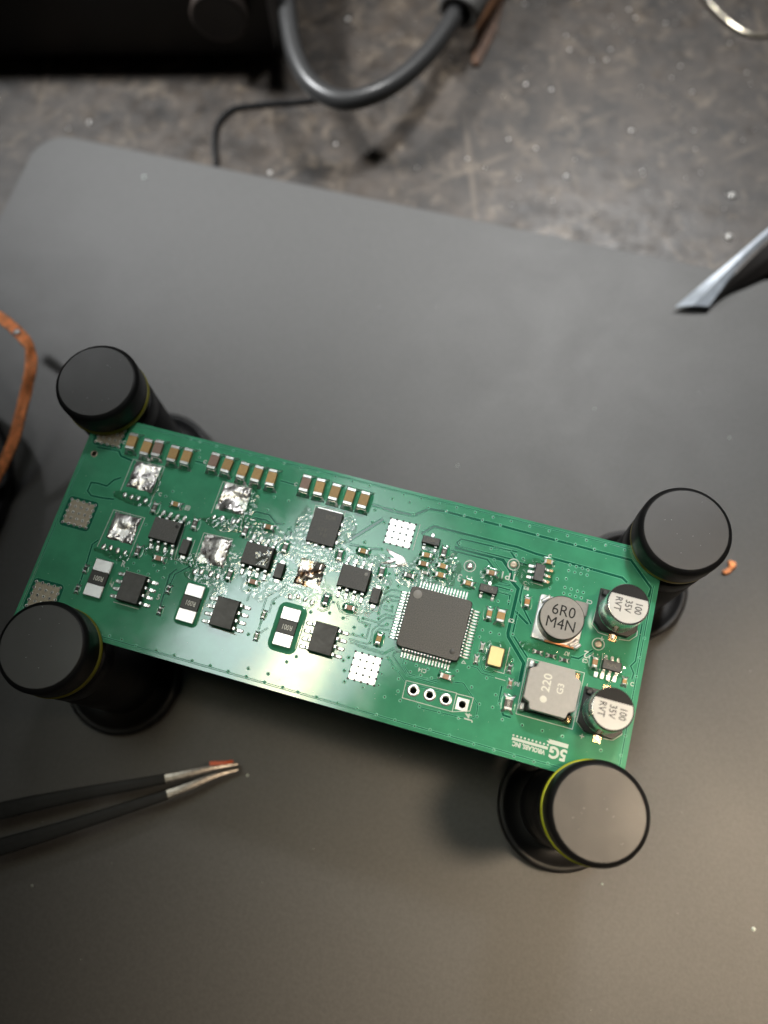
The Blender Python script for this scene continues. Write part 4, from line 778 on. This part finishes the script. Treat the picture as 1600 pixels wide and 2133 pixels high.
b = MB(); b.lathe([(6.6, -1), (6.8, 4.2), (6.2, 5.0), (5.2, 4.8), (.001, 4.6)], 40); me = b.mesh('knob', 'knob'); me.transform((-dn).to_track_quat('Z', 'Y').to_matrix().to_4x4()); link('knob', me, dv, p0 - dd*11.0 + Vector((0, 0, 17)))
for k in (0, 1):
    b = MB(); b.lathe([(3, 0), (3, 2.2)], 20, cap0=True, cap1=True); link('foot', b.mesh('foot', 'knob'), dv, p0 - dd*(8 + 60*k) + dn*8)
b = MB(); rg = lambda z_, k=0: [(-32.5 + k, 174, z_), (-25.5 - k, 174, z_), (-24.6 - k, 158, z_), (-26.2 - k, 146.5 + k, z_), (-28.0 + k, 146 + k, z_)][::-1]
b.loft([rg(BZ), rg(BZ + .9), rg(BZ + 1.1, .2)], True, True); thing('brown_strip', 'orange brown strip lying on the bench behind the cable sleeve', 'strip', (0, 0, 0), b.mesh('brown_strip', 'brown'))
b = MB(); b.tube(smooth_path([(16, 196, -33), (21, 186, -33), (24.1, 181.1, -33.2), (28.4, 176.3, -33.4), (32.5, 173.2, -33.6), (36.2, 171.6, -33.8), (42.0, 172.1, -34), (60, 178, -34)], 6), .4, 8)
thing('metal_wire', 'thin shiny bent wire at the top right corner', 'wire', (0, 0, 0), b.mesh('metal_wire', 'goldwire'))
# folded foil strip
fo = thing('foil_strip', 'pale grey folded foil strip pointing down from the right edge', 'foil', (45, 92, MZ))
def sheet(pts_l, pts_r, th, mt, nm):
    b = MB(); L_ = smooth_path(pts_l, 6); R_ = smooth_path(pts_r, 6); secs = []
    for a, c in zip(L_, R_):
        mdl = (a + c)/2 + Vector((0, 0, .5)); secs.append([a - fo.location, mdl - fo.location, c - fo.location, c - fo.location - Vector((0, 0, th)), mdl - fo.location - Vector((0, 0, th)), a - fo.location - Vector((0, 0, th))])
    b.ribbon(secs, 0, False); return link(nm, b.mesh(nm, mt), fo)
def low(pts): # same sight lines, nearer the mat
    out = []
    for x, y, z0, z in pts:
        d = Vector((x, y, z0)) - CAMP; k = (z - CAMP.z)/d.z; out.append(CAMP + d*k)
    return out
sheet(low([(30.0, 79.8, -20, -31.6), (34.0, 85.8, -20, -29.5), (39.3, 93.6, -20, -28), (46.0, 103.9, -20, -27), (58, 121, -20, -27)]), low([(36.6, 81.6, -20, -31.3), (38.3, 86.0, -20, -30.0), (41.2, 92.9, -20, -28.6), (46.8, 102.4, -20, -27.6), (58.8, 119.6, -20, -27.4)]), .3, 'foil', 'front_fold')
sheet(low([(36.7, 81.5, -20, -31.5), (38.6, 85.6, -20, -31), (41.6, 92.3, -20, -29.5), (47.3, 101.6, -20, -28.4), (59.4, 118.5, -20, -28)]), low([(35.6, 80.0, -20, -32.6), (39.2, 84.6, -20, -32.6), (44.2, 89.4, -20, -32.0), (50.4, 96.0, -20, -31), (64, 111, -20, -30.6)]), .25, 'device', 'back_fold')
b = MB()
for k in range(4):
    a0 = k*1.6
    b.tube(smooth_path([(-1.1 + .3*math.sin(a0), -1.3, .3 + .1*k), (-.3, -.5 + .3*math.cos(a0), .5), (.2 + .35*math.cos(a0), .4, .45 + .12*k), (.9*math.sin(a0 + 1)*.6, 1.3, .35)], 5), .34, 7)
thing('copper_scrap', 'small copper coloured offcut on the mat beside the right clamp post', 'scrap', (52.6, 32.4, MZ), b.mesh('copper_scrap', 'braid'))
# crumbs
rnd = random.Random(3)
b = MB()
for i, (x, y, r_) in enumerate(SPECKS):
    r_ *= 1.15
    b.lathe([(.001, -r_*.5), (r_*.9, -r_*.3), (r_, .1*r_), (r_*.6, r_*.6), (.001, r_*.8)], 10, x, y, 0, True); 
for i in range(300):
    x = rnd.uniform(-150, 60); y = rnd.uniform(103, 180); r_ = rnd.uniform(.04, .15) if x < -20 else rnd.uniform(.05, .24)*rnd.uniform(.5, 1.3)
    if y < 103.5 or (x < -70 and y > 120): continue
    b.lathe([(.001, -r_*.5), (r_*.9, -r_*.3), (r_, .1*r_), (r_*.6, r_*.6), (.001, r_*.8)], 8, x, y, 0, True)
o = link('solder_specks', b.mesh('solder_specks', 'bead'), None, (0, 0, BZ)); o['kind'] = 'stuff'; o['label'] = 'scattered bright solder beads on the bench top'; o['category'] = 'solder beads'
b = MB()
for i in range(60):
    x, y, r_ = rnd.uniform(-125, 75), rnd.uniform(-85, 99), rnd.uniform(.03, .07)
    b.lathe([(.001, -r_*.5), (r_*.9, -r_*.3), (r_, .1*r_), (r_*.6, r_*.6), (.001, r_*.8)], 6, x, y, 0, True)
for x, y, r_ in MSPECKS: b.lathe([(.001, -r_*.5), (r_*.9, -r_*.3), (r_, .1*r_), (r_*.6, r_*.6), (.001, r_*.8)], 8, x, y, 0, True)
o = link('mat_specks', b.mesh('mat_specks', 'silk'), None, (0, 0, MZ)); o['kind'] = 'stuff'; o['label'] = 'tiny pale specks of dust on the mat'; o['category'] = 'dust'
